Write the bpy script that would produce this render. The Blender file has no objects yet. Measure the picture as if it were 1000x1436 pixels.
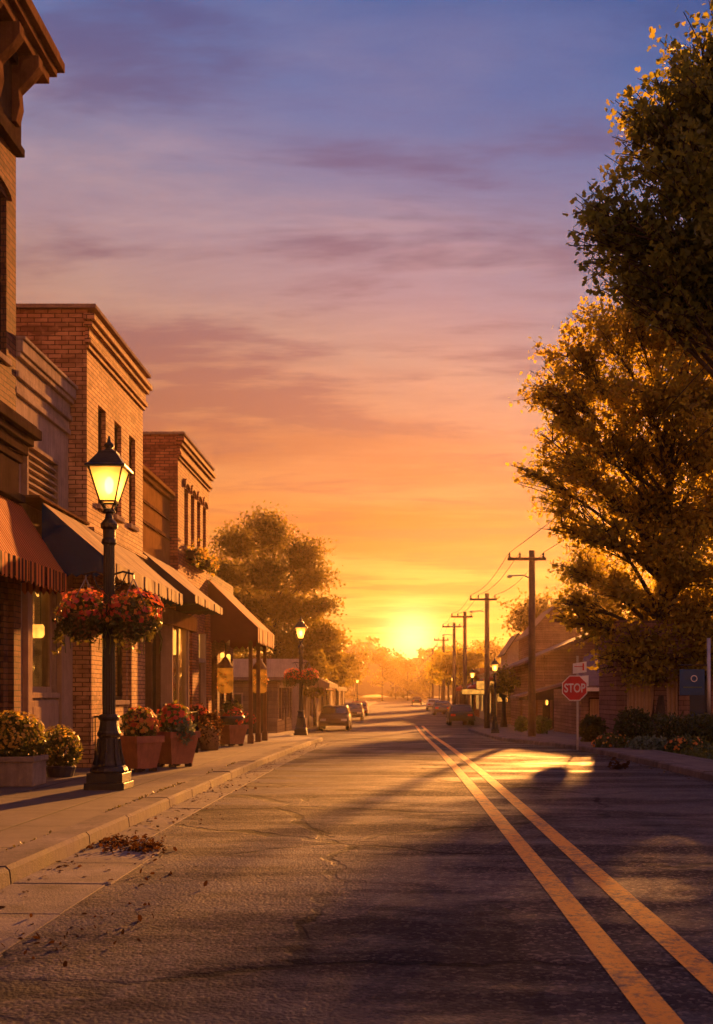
import bpy, math, random
import numpy as np
from mathutils import Vector, Matrix
R = math.radians
random.seed(7)
RNG = np.random.default_rng(11)
S = bpy.context.scene
COL = S.collection

# ------------------------------------------------------------------ camera
CAMH, FPX, VX, VY = 1.45, 1500.0, 560.0, 975.0
cam_d = bpy.data.cameras.new('camera')
cam = bpy.data.objects.new('camera', cam_d); COL.objects.link(cam)
cam.location = (0, 0, CAMH); cam.rotation_euler = (R(90), 0, 0)
cam_d.sensor_fit = 'HORIZONTAL'; cam_d.sensor_width = 36; cam_d.lens = 54
cam_d.shift_x = -0.06; cam_d.shift_y = 0.257
cam_d.clip_start = 0.1; cam_d.clip_end = 4000
cam_d.dof.use_dof = True; cam_d.dof.focus_distance = 13.0; cam_d.dof.aperture_fstop = 7.0
S.camera = cam

# ------------------------------------------------------------------ exposure / render
S.view_settings.view_transform = 'Standard'; S.view_settings.look = 'None'
S.view_settings.gamma = 1; S.view_settings.use_curve_mapping = False
EXPO = 1.65
S.view_settings.exposure = EXPO
S.cycles.use_denoising = True
S.cycles.use_adaptive_sampling = True; S.cycles.adaptive_threshold = 0.012
S.cycles.max_bounces = 6; S.cycles.diffuse_bounces = 3; S.cycles.glossy_bounces = 3
S.cycles.transmission_bounces = 4; S.cycles.transparent_max_bounces = 8; S.cycles.volume_bounces = 1
S.cycles.sample_clamp_indirect = 4.0
S.cycles.caustics_reflective = False; S.cycles.caustics_refractive = False

# ------------------------------------------------------------------ node helpers
def lin(r, g, b):
    f = lambda c: ((c/255 + .055)/1.055)**2.4 if c > 10 else c/255/12.92
    return (f(r), f(g), f(b), 1)

class NT:
    def __init__(s, tree): s.t = tree; s.L = tree.links
    def n(s, typ, props=None, **inp):
        nd = s.t.nodes.new(typ)
        for k, v in (props or {}).items(): setattr(nd, k, v)
        for k, v in inp.items():
            key = int(k[1:]) if k[0] == 'i' and k[1:].isdigit() else k.replace('_', ' ')
            s.set(nd.inputs[key], v)
        return nd
    def set(s, sock, v):
        if isinstance(v, bpy.types.Node): s.L.new(v.outputs[0], sock)
        elif isinstance(v, bpy.types.NodeSocket): s.L.new(v, sock)
        else: sock.default_value = v
    def m(s, op, a, b=0.0, c=None, clamp=False):
        nd = s.t.nodes.new('ShaderNodeMath'); nd.operation = op; nd.use_clamp = clamp
        s.set(nd.inputs[0], a); s.set(nd.inputs[1], b)
        if c is not None: s.set(nd.inputs[2], c)
        return nd.outputs[0]
    def mix(s, fac, a, b, blend='MIX'):
        nd = s.t.nodes.new('ShaderNodeMix'); nd.data_type = 'RGBA'; nd.blend_type = blend
        s.set(nd.inputs[0], fac); s.set(nd.inputs[6], a); s.set(nd.inputs[7], b)
        return nd.outputs[2]
    def ramp(s, fac, stops, interp='LINEAR'):
        nd = s.t.nodes.new('ShaderNodeValToRGB'); cr = nd.color_ramp; cr.interpolation = interp
        while len(cr.elements) < len(stops): cr.elements.new(.5)
        for e, (p, c) in zip(cr.elements, stops): e.position = p; e.color = c
        s.set(nd.inputs[0], fac); return nd.outputs[0]
    def mapr(s, v, a, b, c=0.0, d=1.0, smooth=False):
        nd = s.t.nodes.new('ShaderNodeMapRange')
        if smooth: nd.interpolation_type = 'SMOOTHSTEP'
        s.set(nd.inputs[0], v)
        for i, x in enumerate((a, b, c, d)): s.set(nd.inputs[i+1], x)
        return nd.outputs[0]

# ------------------------------------------------------------------ sun + sky
SUN_AZ, SUN_EL = R(11.5), R(8.6)
sdir = Vector((math.sin(SUN_AZ)*math.cos(SUN_EL), math.cos(SUN_AZ)*math.cos(SUN_EL), math.sin(SUN_EL)))
sl = bpy.data.lights.new('sun', 'SUN'); so = bpy.data.objects.new('sun', sl); COL.objects.link(so)
sl.energy = 5.0; sl.angle = R(1.2); sl.color = (1.0, .36, .065)
so.location = (20, 100, 40); so.rotation_euler = (-sdir).to_track_quat('-Z', 'Y').to_euler()

W = bpy.data.worlds.new('World'); S.world = W; W.use_nodes = True
wt = W.node_tree; wt.nodes.clear(); w = NT(wt)
tc = w.n('ShaderNodeTexCoord'); sep = w.n('ShaderNodeSeparateXYZ', Vector=tc.outputs['Generated'])
dx, dy, dz = sep.outputs
zc = w.m('MAXIMUM', dz, 0.0)
den = w.m('ADD', zc, 0.11)
cpx = w.m('DIVIDE', dx, den); cpy = w.m('DIVIDE', dy, den)
cv = w.n('ShaderNodeCombineXYZ', X=w.m('MULTIPLY', cpx, .34), Y=w.m('MULTIPLY', cpy, 1.05), Z=w.m('MULTIPLY', cpx, .05))
warp = w.n('ShaderNodeTexNoise', Vector=cv.outputs[0], Scale=1.1, Detail=3.0)
cv2 = w.n('ShaderNodeVectorMath', {'operation': 'MULTIPLY_ADD'}, i0=warp.outputs['Color'], i1=(.35, .35, .35), i2=cv.outputs[0])
cn = w.n('ShaderNodeTexNoise', Vector=cv2.outputs[0], Scale=1.7, Detail=7.0, Roughness=.58)
cloud = w.mapr(cn.outputs['Fac'], .44, .62, 0, 1, True)
cn2 = w.n('ShaderNodeTexNoise', Vector=cv2.outputs[0], Scale=4.0, Detail=5.0, Roughness=.6)
# elevation wobbles a little with the clouds so the bands are not ruler straight
zw = w.m('ADD', zc, w.m('MULTIPLY', w.m('SUBTRACT', warp.outputs['Fac'], .5), .10))
zw = w.m('ADD', zw, w.m('MULTIPLY', dx, .16))
zs = w.m('DIVIDE', zw, .62, clamp=True)
base = w.ramp(zs, [(0.00, lin(236, 130, 40)), (.09, lin(236, 138, 44)), (.17, lin(234, 150, 60)), (.22, lin(220, 122, 50)),
                   (.28, lin(192, 104, 58)), (.37, lin(190, 122, 88)), (.48, lin(192, 150, 136)), (.57, lin(172, 144, 156)), (.66, lin(142, 136, 166)),
                   (.76, lin(104, 122, 174)), (.86, lin(68, 108, 172)), (1.0, lin(38, 78, 150))])
clit = w.ramp(zs, [(0, lin(255, 196, 90)), (.14, lin(250, 186, 88)), (.25, lin(228, 142, 70)), (.40, lin(208, 146, 112)),
                   (.55, lin(212, 172, 164)), (.75, lin(160, 144, 172)), (.9, lin(92, 116, 174)), (1, lin(60, 92, 156))])
cdark = w.ramp(zs, [(0, lin(210, 100, 34)), (.2, lin(206, 108, 56)), (.35, lin(168, 104, 86)), (.55, lin(142, 110, 124)),
                    (.75, lin(98, 96, 142)), (.9, lin(56, 84, 148)), (1, lin(40, 72, 138))])
c1 = w.mix(w.m('MULTIPLY', cloud, .9), base, clit)
dk = w.mapr(cn2.outputs['Fac'], .46, .62, 0, .92, True)
cn3 = w.n('ShaderNodeTexNoise', Vector=cv2.outputs[0], Scale=14.0, Detail=4.0, Roughness=.7)
c2 = w.mix(w.m('MULTIPLY', w.mapr(cn3.outputs['Fac'], .4, .7), .22), w.mix(dk, c1, cdark), cdark)
# the glow where the sun stands behind the end of the street
vis = Vector((18, 1500, 80)).normalized()
dt = w.n('ShaderNodeVectorMath', {'operation': 'DOT_PRODUCT'}, i0=tc.outputs['Generated'], i1=vis)
dtv = w.m('MAXIMUM', dt.outputs['Value'], 0.0)
g1 = w.m('POWER', dtv, 3800.0); g2 = w.m('POWER', dtv, 600.0); g3 = w.m('POWER', dtv, 40.0)
def scol(c, f):
    nd = w.n('ShaderNodeVectorMath', {'operation': 'SCALE'}); nd.inputs[0].default_value = c
    w.set(nd.inputs['Scale'], f); return nd.outputs[0]
add = lambda a, b: w.n('ShaderNodeVectorMath', {'operation': 'ADD'}, i0=a, i1=b).outputs[0]
glow = add(add(scol((1.5, 1.05, .48), g1), scol((.40, .17, .025), g2)), scol((.12, .04, .004), g3))
skyc = add(c2, glow)
back = w.mapr(dy, -.3, .4, 1.35, 1.0)
skyw = w.mix(w.mapr(dy, .3, -.3), skyc, w.mix(.5, skyc, lin(225, 140, 105)))
skyc2 = w.n('ShaderNodeVectorMath', {'operation': 'SCALE'}, i0=skyw); w.set(skyc2.inputs['Scale'], back)
bg = w.n('ShaderNodeBackground', Color=skyc2.outputs[0], Strength=.285)
nish = w.n('ShaderNodeTexSky', {'sky_type': 'NISHITA', 'sun_disc': False, 'sun_elevation': SUN_EL, 'sun_rotation': SUN_AZ})
bg2 = w.n('ShaderNodeBackground', Color=nish.outputs[0], Strength=.0008)
ash = w.n('ShaderNodeAddShader', i0=bg, i1=bg2)
w.n('ShaderNodeOutputWorld', Surface=ash.outputs[0])

# ------------------------------------------------------------------ terrain profile
_GY = [-60, 14, 30, 47, 65, 85, 120, 180, 240, 300, 700]
_GZ = [0, 0, -.12, -.42, -.62, -.65, -.48, -.25, .05, .3, 1.5]
_gy = np.arange(-60, 700, 2.0); _g = np.interp(_gy, _GY, _GZ)
_g = np.convolve(np.pad(_g, 4, mode='edge'), np.ones(9)/9, mode='valid')
def gz(y): return float(np.interp(y, _gy, _g))
KL = [(-8, -3.0), (41.5, -3.0), (42.6, -3.25), (43.4, -3.9), (44.2, -4.5), (46, -4.7), (230, -4.9)]
KR = [(-8, 5.4), (27, 5.4), (31, 5.32), (34, 5.05), (37, 4.55), (40, 4.15), (43.5, 3.95), (61, 3.95), (64, 4.3), (66, 5.0), (69, 5.2), (230, 5.2)]
def kx(K, y): return float(np.interp(y, [a for a, b in K], [b for a, b in K]))
def at(px, py, dz=0.0):
    d = 3.0
    while d < 400:
        if CAMH - (gz(d) + dz) <= (py - VY)/FPX*d: break
        d += .02
    return Vector(((px - VX)/FPX*d, d, gz(d) + dz))
def ptd(px, py, d): return Vector(((px - VX)/FPX*d, d, CAMH + (VY - py)/FPX*d))
SW = .13

# ------------------------------------------------------------------ materials
def new_mat(name):
    m = bpy.data.materials.new(name); m.use_nodes = True; t = m.node_tree; t.nodes.clear()
    k = NT(t); out = k.n('ShaderNodeOutputMaterial'); return m, k, out
def mul(c, f): return (min(c[0]*f, 1), min(c[1]*f, 1), min(c[2]*f, 1), 1)
def c4(c): return (c[0], c[1], c[2], 1)
def pm(name, col, rough=.7, var=.3, vs=2.5, bump=.15, bs=60, metal=0.0, spec=.4, streak=0.0, col2=None, sheen=0):
    m, k, out = new_mat(name)
    tcn = k.n('ShaderNodeTexCoord').outputs['Object']
    n1 = k.n('ShaderNodeTexNoise', Vector=tcn, Scale=vs, Detail=6.0, Roughness=.65)
    n2 = k.n('ShaderNodeTexNoise', Vector=tcn, Scale=vs*9, Detail=4.0)
    f = k.mapr(n1.outputs['Fac'], .3, .7); f2 = k.mapr(n2.outputs['Fac'], .3, .7)
    c = k.mix(f, mul(col, 1-var), c4(col2) if col2 else mul(col, 1+var))
    c = k.mix(k.m('MULTIPLY', f2, .35), c, mul(col, 1-var*.9))
    if streak:
        mp = k.n('ShaderNodeMapping', Vector=tcn, Scale=(9, 9, .6))
        n3 = k.n('ShaderNodeTexNoise', Vector=mp.outputs[0], Scale=2.0, Detail=5.0)
        c = k.mix(k.mapr(n3.outputs['Fac'], .45, .75, 0, streak), c, mul(col, .35))
    nb = k.n('ShaderNodeTexNoise', Vector=tcn, Scale=bs, Detail=3.0)
    b = k.n('ShaderNodeBump', Strength=bump, Distance=.02, Height=nb.outputs['Fac'])
    rr = k.mapr(f, 0, 1, max(rough-.1, .05), min(rough+.1, 1))
    p = k.n('ShaderNodeBsdfPrincipled', Base_Color=c, Roughness=rr, Metallic=metal, Normal=b.outputs[0])
    p.inputs['Specular IOR Level'].default_value = spec
    k.set(out.inputs[0], p); return m
def brick(name, c1, c2, mortar, bw=.23, bh=.078, rough=.85, stain=.5):
    m, k, out = new_mat(name)
    uv = k.n('ShaderNodeTexCoord').outputs['UV']
    nz = k.n('ShaderNodeTexNoise', Vector=uv, Scale=7.0, Detail=3.0)
    uvw = k.n('ShaderNodeVectorMath', {'operation': 'MULTIPLY_ADD'}, i0=nz.outputs['Color'], i1=(.012, .012, 0), i2=uv)
    br = k.n('ShaderNodeTexBrick', {'offset': .5}, Vector=uvw.outputs[0], Color1=c4(c1), Color2=c4(c2), Mortar=c4(mortar), Scale=1.0, Mortar_Size=.011, Mortar_Smooth=.3, Bias=0.0, Brick_Width=bw, Row_Height=bh)
    n1 = k.n('ShaderNodeTexNoise', Vector=uv, Scale=.9, Detail=7.0, Roughness=.7)
    n2 = k.n('ShaderNodeTexNoise', Vector=uv, Scale=6.0, Detail=4.0)
    # single odd bricks, darker or paler
    cell = k.n('ShaderNodeVectorMath', {'operation': 'MULTIPLY'}, i0=uv, i1=(1/bw*.5, 1/bh*.5, 1))
    vor = k.n('ShaderNodeTexVoronoi', Vector=cell.outputs[0], Scale=1.0)
    sp = k.n('ShaderNodeSeparateColor', Color=vor.outputs['Color'])
    c = k.mix(k.mapr(sp.outputs[0], .55, 1.0, 0, .6), br.outputs['Color'], mul(c1, .38))
    c = k.mix(k.mapr(n1.outputs['Fac'], .42, .68, 0, stain), c, mul(c1, .42))
    c = k.mix(k.mapr(n2.outputs['Fac'], .52, .75, 0, .35), c, mul(c2, 1.35))
    inv = k.m('SUBTRACT', 1.0, br.outputs['Fac'])
    h = k.m('ADD', inv, k.m('MULTIPLY', n2.outputs['Fac'], .5))
    b = k.n('ShaderNodeBump', Strength=.55, Distance=.012, Height=h)
    p = k.n('ShaderNodeBsdfPrincipled', Base_Color=c, Roughness=rough, Normal=b.outputs[0])
    p.inputs['Specular IOR Level'].default_value = .05
    k.set(out.inputs[0], p); return m
def leafm(name, ca, cb, trans=.5, tcol=None, rough=.5):
    m, k, out = new_mat(name)
    geo = k.n('ShaderNodeNewGeometry'); tcn = k.n('ShaderNodeTexCoord').outputs['Object']
    nz = k.n('ShaderNodeTexNoise', Vector=tcn, Scale=.7, Detail=3.0)
    f = k.m('ADD', k.m('MULTIPLY', geo.outputs['Random Per Island'], .6), k.m('MULTIPLY', k.mapr(nz.outputs['Fac'], .35, .65), .4))
    c = k.mix(f, c4(ca), c4(cb))
    d = k.n('ShaderNodeBsdfPrincipled', Base_Color=c, Roughness=rough)
    d.inputs['Specular IOR Level'].default_value = .3 if rough < .9 else 0.0
    tcl = k.mix(f, c4(tcol[0]), c4(tcol[1])) if tcol else k.mix(.5, c, (.35, .22, .02, 1))
    tr = k.n('ShaderNodeBsdfTranslucent', Color=tcl)
    mx = k.n('ShaderNodeMixShader', Fac=trans, i1=d, i2=tr)
    k.set(out.inputs[0], mx); return m
def emis(name, col, strength, noise=0.0):
    m, k, out = new_mat(name)
    e = k.n('ShaderNodeEmission', Color=c4(col), Strength=strength)
    if noise:
        tcn = k.n('ShaderNodeTexCoord').outputs['Object']
        n1 = k.n('ShaderNodeTexNoise', Vector=tcn, Scale=5.0, Detail=2.0)
        k.set(e.inputs['Strength'], k.mapr(n1.outputs['Fac'], .3, .7, strength*(1-noise), strength*(1+noise)))
    k.set(out.inputs[0], e); return m
def glassm(name, tint=(.8, .8, .8), refl=.05):
    m, k, out = new_mat(name)
    tr = k.n('ShaderNodeBsdfTransparent', Color=c4(tint))
    gl = k.n('ShaderNodeBsdfGlossy', Roughness=.04)
    fr = k.n('ShaderNodeFresnel', IOR=1.5)
    mx = k.n('ShaderNodeMixShader', Fac=fr.outputs[0], i1=tr, i2=gl)
    k.set(out.inputs[0], mx); return m
def fabric(name, ca, cb=None, period=.16, duty=.5, rough=.85, trans=.25):
    m, k, out = new_mat(name)
    uv = k.n('ShaderNodeTexCoord').outputs['UV']; sx = k.n('ShaderNodeSeparateXYZ', Vector=uv)
    nz = k.n('ShaderNodeTexNoise', Vector=uv, Scale=2.0, Detail=6.0, Roughness=.7)
    c = c4(ca)
    if cb:
        fr = k.m('FRACT', k.m('DIVIDE', sx.outputs[0], period))
        st = k.m('LESS_THAN', fr, duty)
        c = k.mix(st, c4(ca), c4(cb))
    c = k.mix(k.mapr(nz.outputs['Fac'], .4, .75, 0, .5), c, mul(ca, .45))
    wv = k.n('ShaderNodeTexNoise', Vector=uv, Scale=1.3, Detail=2.0)
    b = k.n('ShaderNodeBump', Strength=.5, Distance=.15, Height=wv.outputs['Fac'])
    d = k.n('ShaderNodeBsdfPrincipled', Base_Color=c, Roughness=rough, Normal=b.outputs[0])
    d.inputs['Specular IOR Level'].default_value = .2
    tr = k.n('ShaderNodeBsdfTranslucent', Color=c)
    mx = k.n('ShaderNodeMixShader', Fac=trans, i1=d, i2=tr)
    k.set(out.inputs[0], mx); return m

def asphalt():
    m, k, out = new_mat('asphalt')
    tcn = k.n('ShaderNodeTexCoord').outputs['Object']
    big = k.n('ShaderNodeTexNoise', Vector=tcn, Scale=.35, Detail=8.0, Roughness=.65)
    mid = k.n('ShaderNodeTexNoise', Vector=tcn, Scale=3.5, Detail=6.0, Roughness=.7)
    fine = k.n('ShaderNodeTexNoise', Vector=tcn, Scale=55.0, Detail=3.0, Roughness=.7)
    agg = k.n('ShaderNodeTexVoronoi', Vector=tcn, Scale=42.0)
    mp = k.n('ShaderNodeMapping', Vector=tcn, Scale=(1.2, .05, 1))
    tracks = k.n('ShaderNodeTexNoise', Vector=mp.outputs[0], Scale=1.3, Detail=4.0)
    c = k.ramp(big.outputs['Fac'], [(.3, (.030, .027, .029, 1)), (.55, (.050, .044, .044, 1)), (.72, (.078, .067, .062, 1))])
    c = k.mix(k.mapr(mid.outputs['Fac'], .45, .7, 0, .6), c, (.026, .023, .025, 1))
    c = k.mix(k.mapr(tracks.outputs['Fac'], .5, .7, 0, .35), c, (.055, .047, .042, 1))
    sp = k.n('ShaderNodeSeparateColor', Color=agg.outputs['Color'])
    c = k.mix(k.mapr(sp.outputs[0], .62, .95, 0, .8), c, (.16, .13, .11, 1))
    c = k.mix(k.mapr(sp.outputs[1], .7, .95, 0, .6), c, (.018, .016, .018, 1))
    # cracks and sealed seams
    wz = k.n('ShaderNodeTexNoise', Vector=tcn, Scale=1.4, Detail=5.0)
    cw = k.n('ShaderNodeVectorMath', {'operation': 'MULTIPLY_ADD'}, i0=wz.outputs['Color'], i1=(.7, .7, 0), i2=tcn)
    ck = k.n('ShaderNodeTexVoronoi', {'feature': 'DISTANCE_TO_EDGE'}, Vector=cw.outputs[0], Scale=.28)
    cr = k.mapr(ck.outputs['Distance'], .007, .013, .92, 0)
    crm = k.m('MULTIPLY', cr, k.mapr(big.outputs['Fac'], .40, .48))
    c = k.mix(crm, c, (.012, .011, .012, 1))
    h = k.m('ADD', k.m('MULTIPLY', agg.outputs['Distance'], -.8), k.m('MULTIPLY', fine.outputs['Fac'], .8))
    h = k.m('SUBTRACT', h, k.m('MULTIPLY', crm, 1.5))
    b = k.n('ShaderNodeBump', Strength=.5, Distance=.016, Height=h)
    b2 = k.n('ShaderNodeBump', Strength=.35, Distance=.05, Height=mid.outputs['Fac'], Normal=b.outputs[0])
    pol = k.n('ShaderNodeTexNoise', Vector=k.n('ShaderNodeMapping', Vector=tcn, Scale=(.30, .85, 1), Rotation=(0, 0, .35)).outputs[0], Scale=1.0, Detail=9.0, Roughness=.70)
    polf = k.m('MULTIPLY', k.mapr(pol.outputs['Fac'], .42, .60, 0, 1, True), k.mapr(mid.outputs['Fac'], .32, .62, .45, 1))
    ro = k.m('ADD', k.mapr(mid.outputs['Fac'], .3, .7, -.06, .08), k.m('SUBTRACT', .84, k.m('MULTIPLY', polf, .34)))
    pt = k.n('ShaderNodeTexVoronoi', Vector=k.n('ShaderNodeMapping', Vector=cw.outputs[0], Scale=(.22, .09, 1)).outputs[0], Scale=1.0)
    ps = k.n('ShaderNodeSeparateColor', Color=pt.outputs['Color'])
    c = k.mix(k.mapr(ps.outputs[0], .62, .68, 0, .45), c, (.012, .011, .012, 1))
    c = k.mix(k.mapr(ps.outputs[1], .70, .76, 0, .30), c, (.075, .062, .054, 1))
    ck2 = k.n('ShaderNodeTexVoronoi', {'feature': 'DISTANCE_TO_EDGE'}, Vector=cw.outputs[0], Scale=1.1)
    cr2 = k.m('MULTIPLY', k.mapr(ck2.outputs['Distance'], .0, .012, .8, 0), k.mapr(big.outputs['Fac'], .54, .60))
    c = k.mix(cr2, c, (.008, .008, .009, 1))
    oil = k.n('ShaderNodeTexNoise', Vector=k.n('ShaderNodeMapping', Vector=tcn, Scale=(1, .35, 1), Location=(3, 7, 0)).outputs[0], Scale=1.1, Detail=5.0)
    c = k.mix(k.mapr(oil.outputs['Fac'], .60, .70, 0, .6), c, (.010, .009, .010, 1))
    p = k.n('ShaderNodeBsdfPrincipled', Base_Color=c, Roughness=ro, Normal=b2.outputs[0])
    k.set(p.inputs['Specular IOR Level'], k.m('ADD', .05, k.m('MULTIPLY', polf, .47)))
    k.set(out.inputs[0], p); return m
def paving(name, c1, c2, bw, bh, joint=(.022, .02, .012)):
    m, k, out = new_mat(name)
    uv = k.n('ShaderNodeTexCoord').outputs['UV']
    nz = k.n('ShaderNodeTexNoise', Vector=uv, Scale=3.0, Detail=3.0)
    uvw = k.n('ShaderNodeVectorMath', {'operation': 'MULTIPLY_ADD'}, i0=nz.outputs['Color'], i1=(.015, .015, 0), i2=uv)
    br = k.n('ShaderNodeTexBrick', {'offset': .0}, Vector=uvw.outputs[0], Color1=c4(c1), Color2=c4(c2), Mortar=c4(joint), Scale=1.0, Mortar_Size=.024, Mortar_Smooth=.3, Brick_Width=bw, Row_Height=bh)
    n1 = k.n('ShaderNodeTexNoise', Vector=uv, Scale=1.1, Detail=8.0, Roughness=.7)
    n2 = k.n('ShaderNodeTexNoise', Vector=uv, Scale=60.0, Detail=3.0)
    n3 = k.n('ShaderNodeTexNoise', Vector=uv, Scale=9.0, Detail=5.0)
    st = k.n('ShaderNodeTexVoronoi', Vector=uvw.outputs[0], Scale=1.7); c = k.mix(k.mapr(st.outputs['Distance'], .0, .22, .5, 0), br.outputs['Color'], mul(c1, .3))
    c = k.mix(k.mapr(n1.outputs['Fac'], .38, .66, 0, .75), c, mul(c1, .42))
    c = k.mix(k.mapr(n3.outputs['Fac'], .5, .75, 0, .4), c, mul(c2, .55))
    c = k.mix(k.mapr(n2.outputs['Fac'], .35, .7, 0, .4), c, mul(c1, .55))
    h = k.m('ADD', k.m('MULTIPLY', br.outputs['Fac'], -1.4), k.m('ADD', k.m('MULTIPLY', n2.outputs['Fac'], .35), k.m('MULTIPLY', n3.outputs['Fac'], .4)))
    b = k.n('ShaderNodeBump', Strength=.6, Distance=.015, Height=h)
    p = k.n('ShaderNodeBsdfPrincipled', Base_Color=c, Roughness=.85, Normal=b.outputs[0])
    p.inputs['Specular IOR Level'].default_value = .25
    k.set(out.inputs[0], p); return m
def linepaint():
    m, k, out = new_mat('worn_yellow_paint')
    tcn = k.n('ShaderNodeTexCoord').outputs['Object']
    n1 = k.n('ShaderNodeTexNoise', Vector=tcn, Scale=18.0, Detail=6.0, Roughness=.75)
    n2 = k.n('ShaderNodeTexNoise', Vector=tcn, Scale=1.6, Detail=4.0)
    agg = k.n('ShaderNodeTexVoronoi', Vector=tcn, Scale=75.0)
    n3 = k.n('ShaderNodeTexNoise', Vector=tcn, Scale=6.5, Detail=8.0, Roughness=.75)
    wear = k.mapr(k.m('ADD', k.m('MAXIMUM', n1.outputs['Fac'], n3.outputs['Fac']), k.m('MULTIPLY', n2.outputs['Fac'], .35)), .68, .84, 0, .95)
    c = k.mix(k.mapr(n2.outputs['Fac'], .3, .7), (.74, .30, .008, 1), (.84, .38, .012, 1))
    c = k.mix(wear, c, (.07, .055, .045, 1))
    b = k.n('ShaderNodeBump', Strength=.5, Distance=.01, Height=agg.outputs['Distance'])
    p = k.n('ShaderNodeBsdfPrincipled', Base_Color=c, Roughness=.6, Normal=b.outputs[0])
    k.set(out.inputs[0], p); return m

M = {}
M['asphalt'] = asphalt(); M['line'] = linepaint()
M['slab'] = paving('sidewalk_slabs', (.155, .125, .105), (.20, .16, .13), 1.55, 1.3)
M['kerb'] = pm('kerb_stone', (.15, .125, .11), .9, .6, 1.6, .35, 60, spec=.15, streak=.5)
M['gutter'] = pm('gutter_concrete', (.15, .13, .115), .9, .6, 1.8, .4, 60, spec=.2)
M['soil'] = pm('soil', (.07, .055, .03), .95, .5, 1.5, .8, 20, col2=(.09, .08, .03))
M['brick_dark'] = brick('dark_red_brick', (.15, .07, .045), (.23, .105, .06), (.07, .05, .04), .26, .09)
M['brick_tan'] = brick('tan_orange_brick', (.46, .24, .11), (.68, .40, .19), (.13, .07, .04), .26, .085, stain=.6)
M['brick_red'] = brick('red_brick', (.34, .115, .05), (.52, .20, .085), (.11, .06, .035), .25, .082, stain=.6)
M['stucco'] = pm('weathered_stucco', (.40, .31, .24), .9, .35, 1.6, .5, 35, streak=.5, spec=.0)
M['stone'] = pm('stone_trim', (.36, .27, .19), .85, .3, 3, .4, 40, streak=.35, spec=.0)
M['wood_dark'] = pm('dark_painted_wood', (.06, .038, .026), .8, .3, 3, .25, 30, streak=.4, spec=.0)
M['wood_brown'] = pm('brown_wood', (.17, .09, .045), .6, .35, 3, .3, 25, streak=.5, spec=.0)
M['cream'] = pm('cream_painted_wood', (.42, .30, .20), .8, .2, 3, .2, 30, streak=.35, spec=.0)
M['panel'] = pm('ochre_panel', (.30, .155, .05), .85, .22, 2, .2, 25, streak=.4, spec=.0)
M['roofing'] = pm('roof_felt', (.09, .08, .075), .9, .3, 2, .4, 30)
M['shingle'] = pm('brown_shingle', (.16, .10, .085), .85, .35, 4, .5, 14)
M['siding'] = pm('brown_siding', (.20, .125, .09), .8, .25, 3, .3, 20, streak=.3, spec=.0)
def planks(name, col, ph=.16):
    m, k, out = new_mat(name)
    uv = k.n('ShaderNodeTexCoord').outputs['UV']
    br = k.n('ShaderNodeTexBrick', {'offset': .37}, Vector=uv, Color1=mul(col, .82), Color2=mul(col, 1.2), Mortar=mul(col, .28), Scale=1.0, Mortar_Size=.012, Mortar_Smooth=.4, Brick_Width=3.1, Row_Height=ph)
    n1 = k.n('ShaderNodeTexNoise', Vector=uv, Scale=1.2, Detail=7.0, Roughness=.7)
    mp = k.n('ShaderNodeMapping', Vector=uv, Scale=(5, .5, 1)); n2 = k.n('ShaderNodeTexNoise', Vector=mp.outputs[0], Scale=2.0, Detail=5.0)
    c = k.mix(k.mapr(n1.outputs['Fac'], .42, .7, 0, .6), br.outputs['Color'], mul(col, .5))
    c = k.mix(k.mapr(n2.outputs['Fac'], .5, .75, 0, .4), c, mul(col, 1.6))
    b = k.n('ShaderNodeBump', Strength=.7, Distance=.02, Height=k.m('SUBTRACT', 1.0, br.outputs['Fac']))
    p = k.n('ShaderNodeBsdfPrincipled', Base_Color=c, Roughness=.85, Normal=b.outputs[0]); p.inputs['Specular IOR Level'].default_value = .0
    k.set(out.inputs[0], p); return m
M['planks'] = planks('brown_planks', (.23, .14, .105)); M['planks_pale'] = planks('pale_planks', (.20, .14, .10), .2)
M['siding_pale'] = pm('pale_siding', (.48, .40, .33), .8, .2, 3, .3, 20, streak=.3, spec=.0)
M['iron'] = pm('black_iron', (.009, .009, .010), .45, .4, 6, .35, 35, spec=.4)
M['rail_iron'] = pm('dull_black_iron', (.012, .011, .011), .9, .4, 6, .3, 35, spec=.05)
M['metal'] = pm('galvanised_metal', (.34, .33, .32), .45, .25, 6, .2, 40, metal=.8)
M['pole'] = pm('weathered_pole_wood', (.13, .085, .055), .85, .35, 4, .4, 30, streak=.6)
M['bark'] = pm('bark', (.065, .045, .03), .95, .4, 6, 1.0, 18, streak=.4)
M['terracotta'] = pm('terracotta', (.36, .125, .06), .75, .3, 5, .25, 35, streak=.35)
M['pot_dark'] = pm('dark_glazed_pot', (.05, .045, .05), .4, .3, 4, .2, 30)
M['wicker'] = pm('wicker', (.30, .16, .06), .8, .4, 12, .8, 40)
M['white'] = pm('white_paint', (.72, .68, .62), .55, .15, 4, .15, 30, streak=.25)
M['red_sign'] = pm('red_sign_paint', (.52, .03, .02), .45, .12, 5, .05, 30)
M['blue_sign'] = pm('blue_sign_paint', (.012, .055, .15), .6, .2, 5, .05, 30)
M['blue_door'] = pm('blue_door_paint', (.02, .035, .07), .5, .3, 4, .1, 30)
M['pane_dark'] = pm('dark_window_glass', (.012, .014, .018), .06, .3, 2, .03, 2, spec=.8)
M['glass'] = glassm('shop_glass')
M['curtain_lit'] = emis('curtain_lamp_glow', (1.0, .42, .085), .14, .6)  # curtain emits by itself in place of lamplight falling on it
M['curtain'] = fabric('pale_curtain', (.52, .36, .2), (.44, .29, .15), .12)
M['room_lit'] = emis('room_lamp_glow', (1.0, .40, .08), .065, .7)  # walls emit faintly, lamplight put into the surface
M['room'] = pm('shop_interior_wall', (.40, .24, .12), .85, .4, 1.5, .1, 20)
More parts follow.
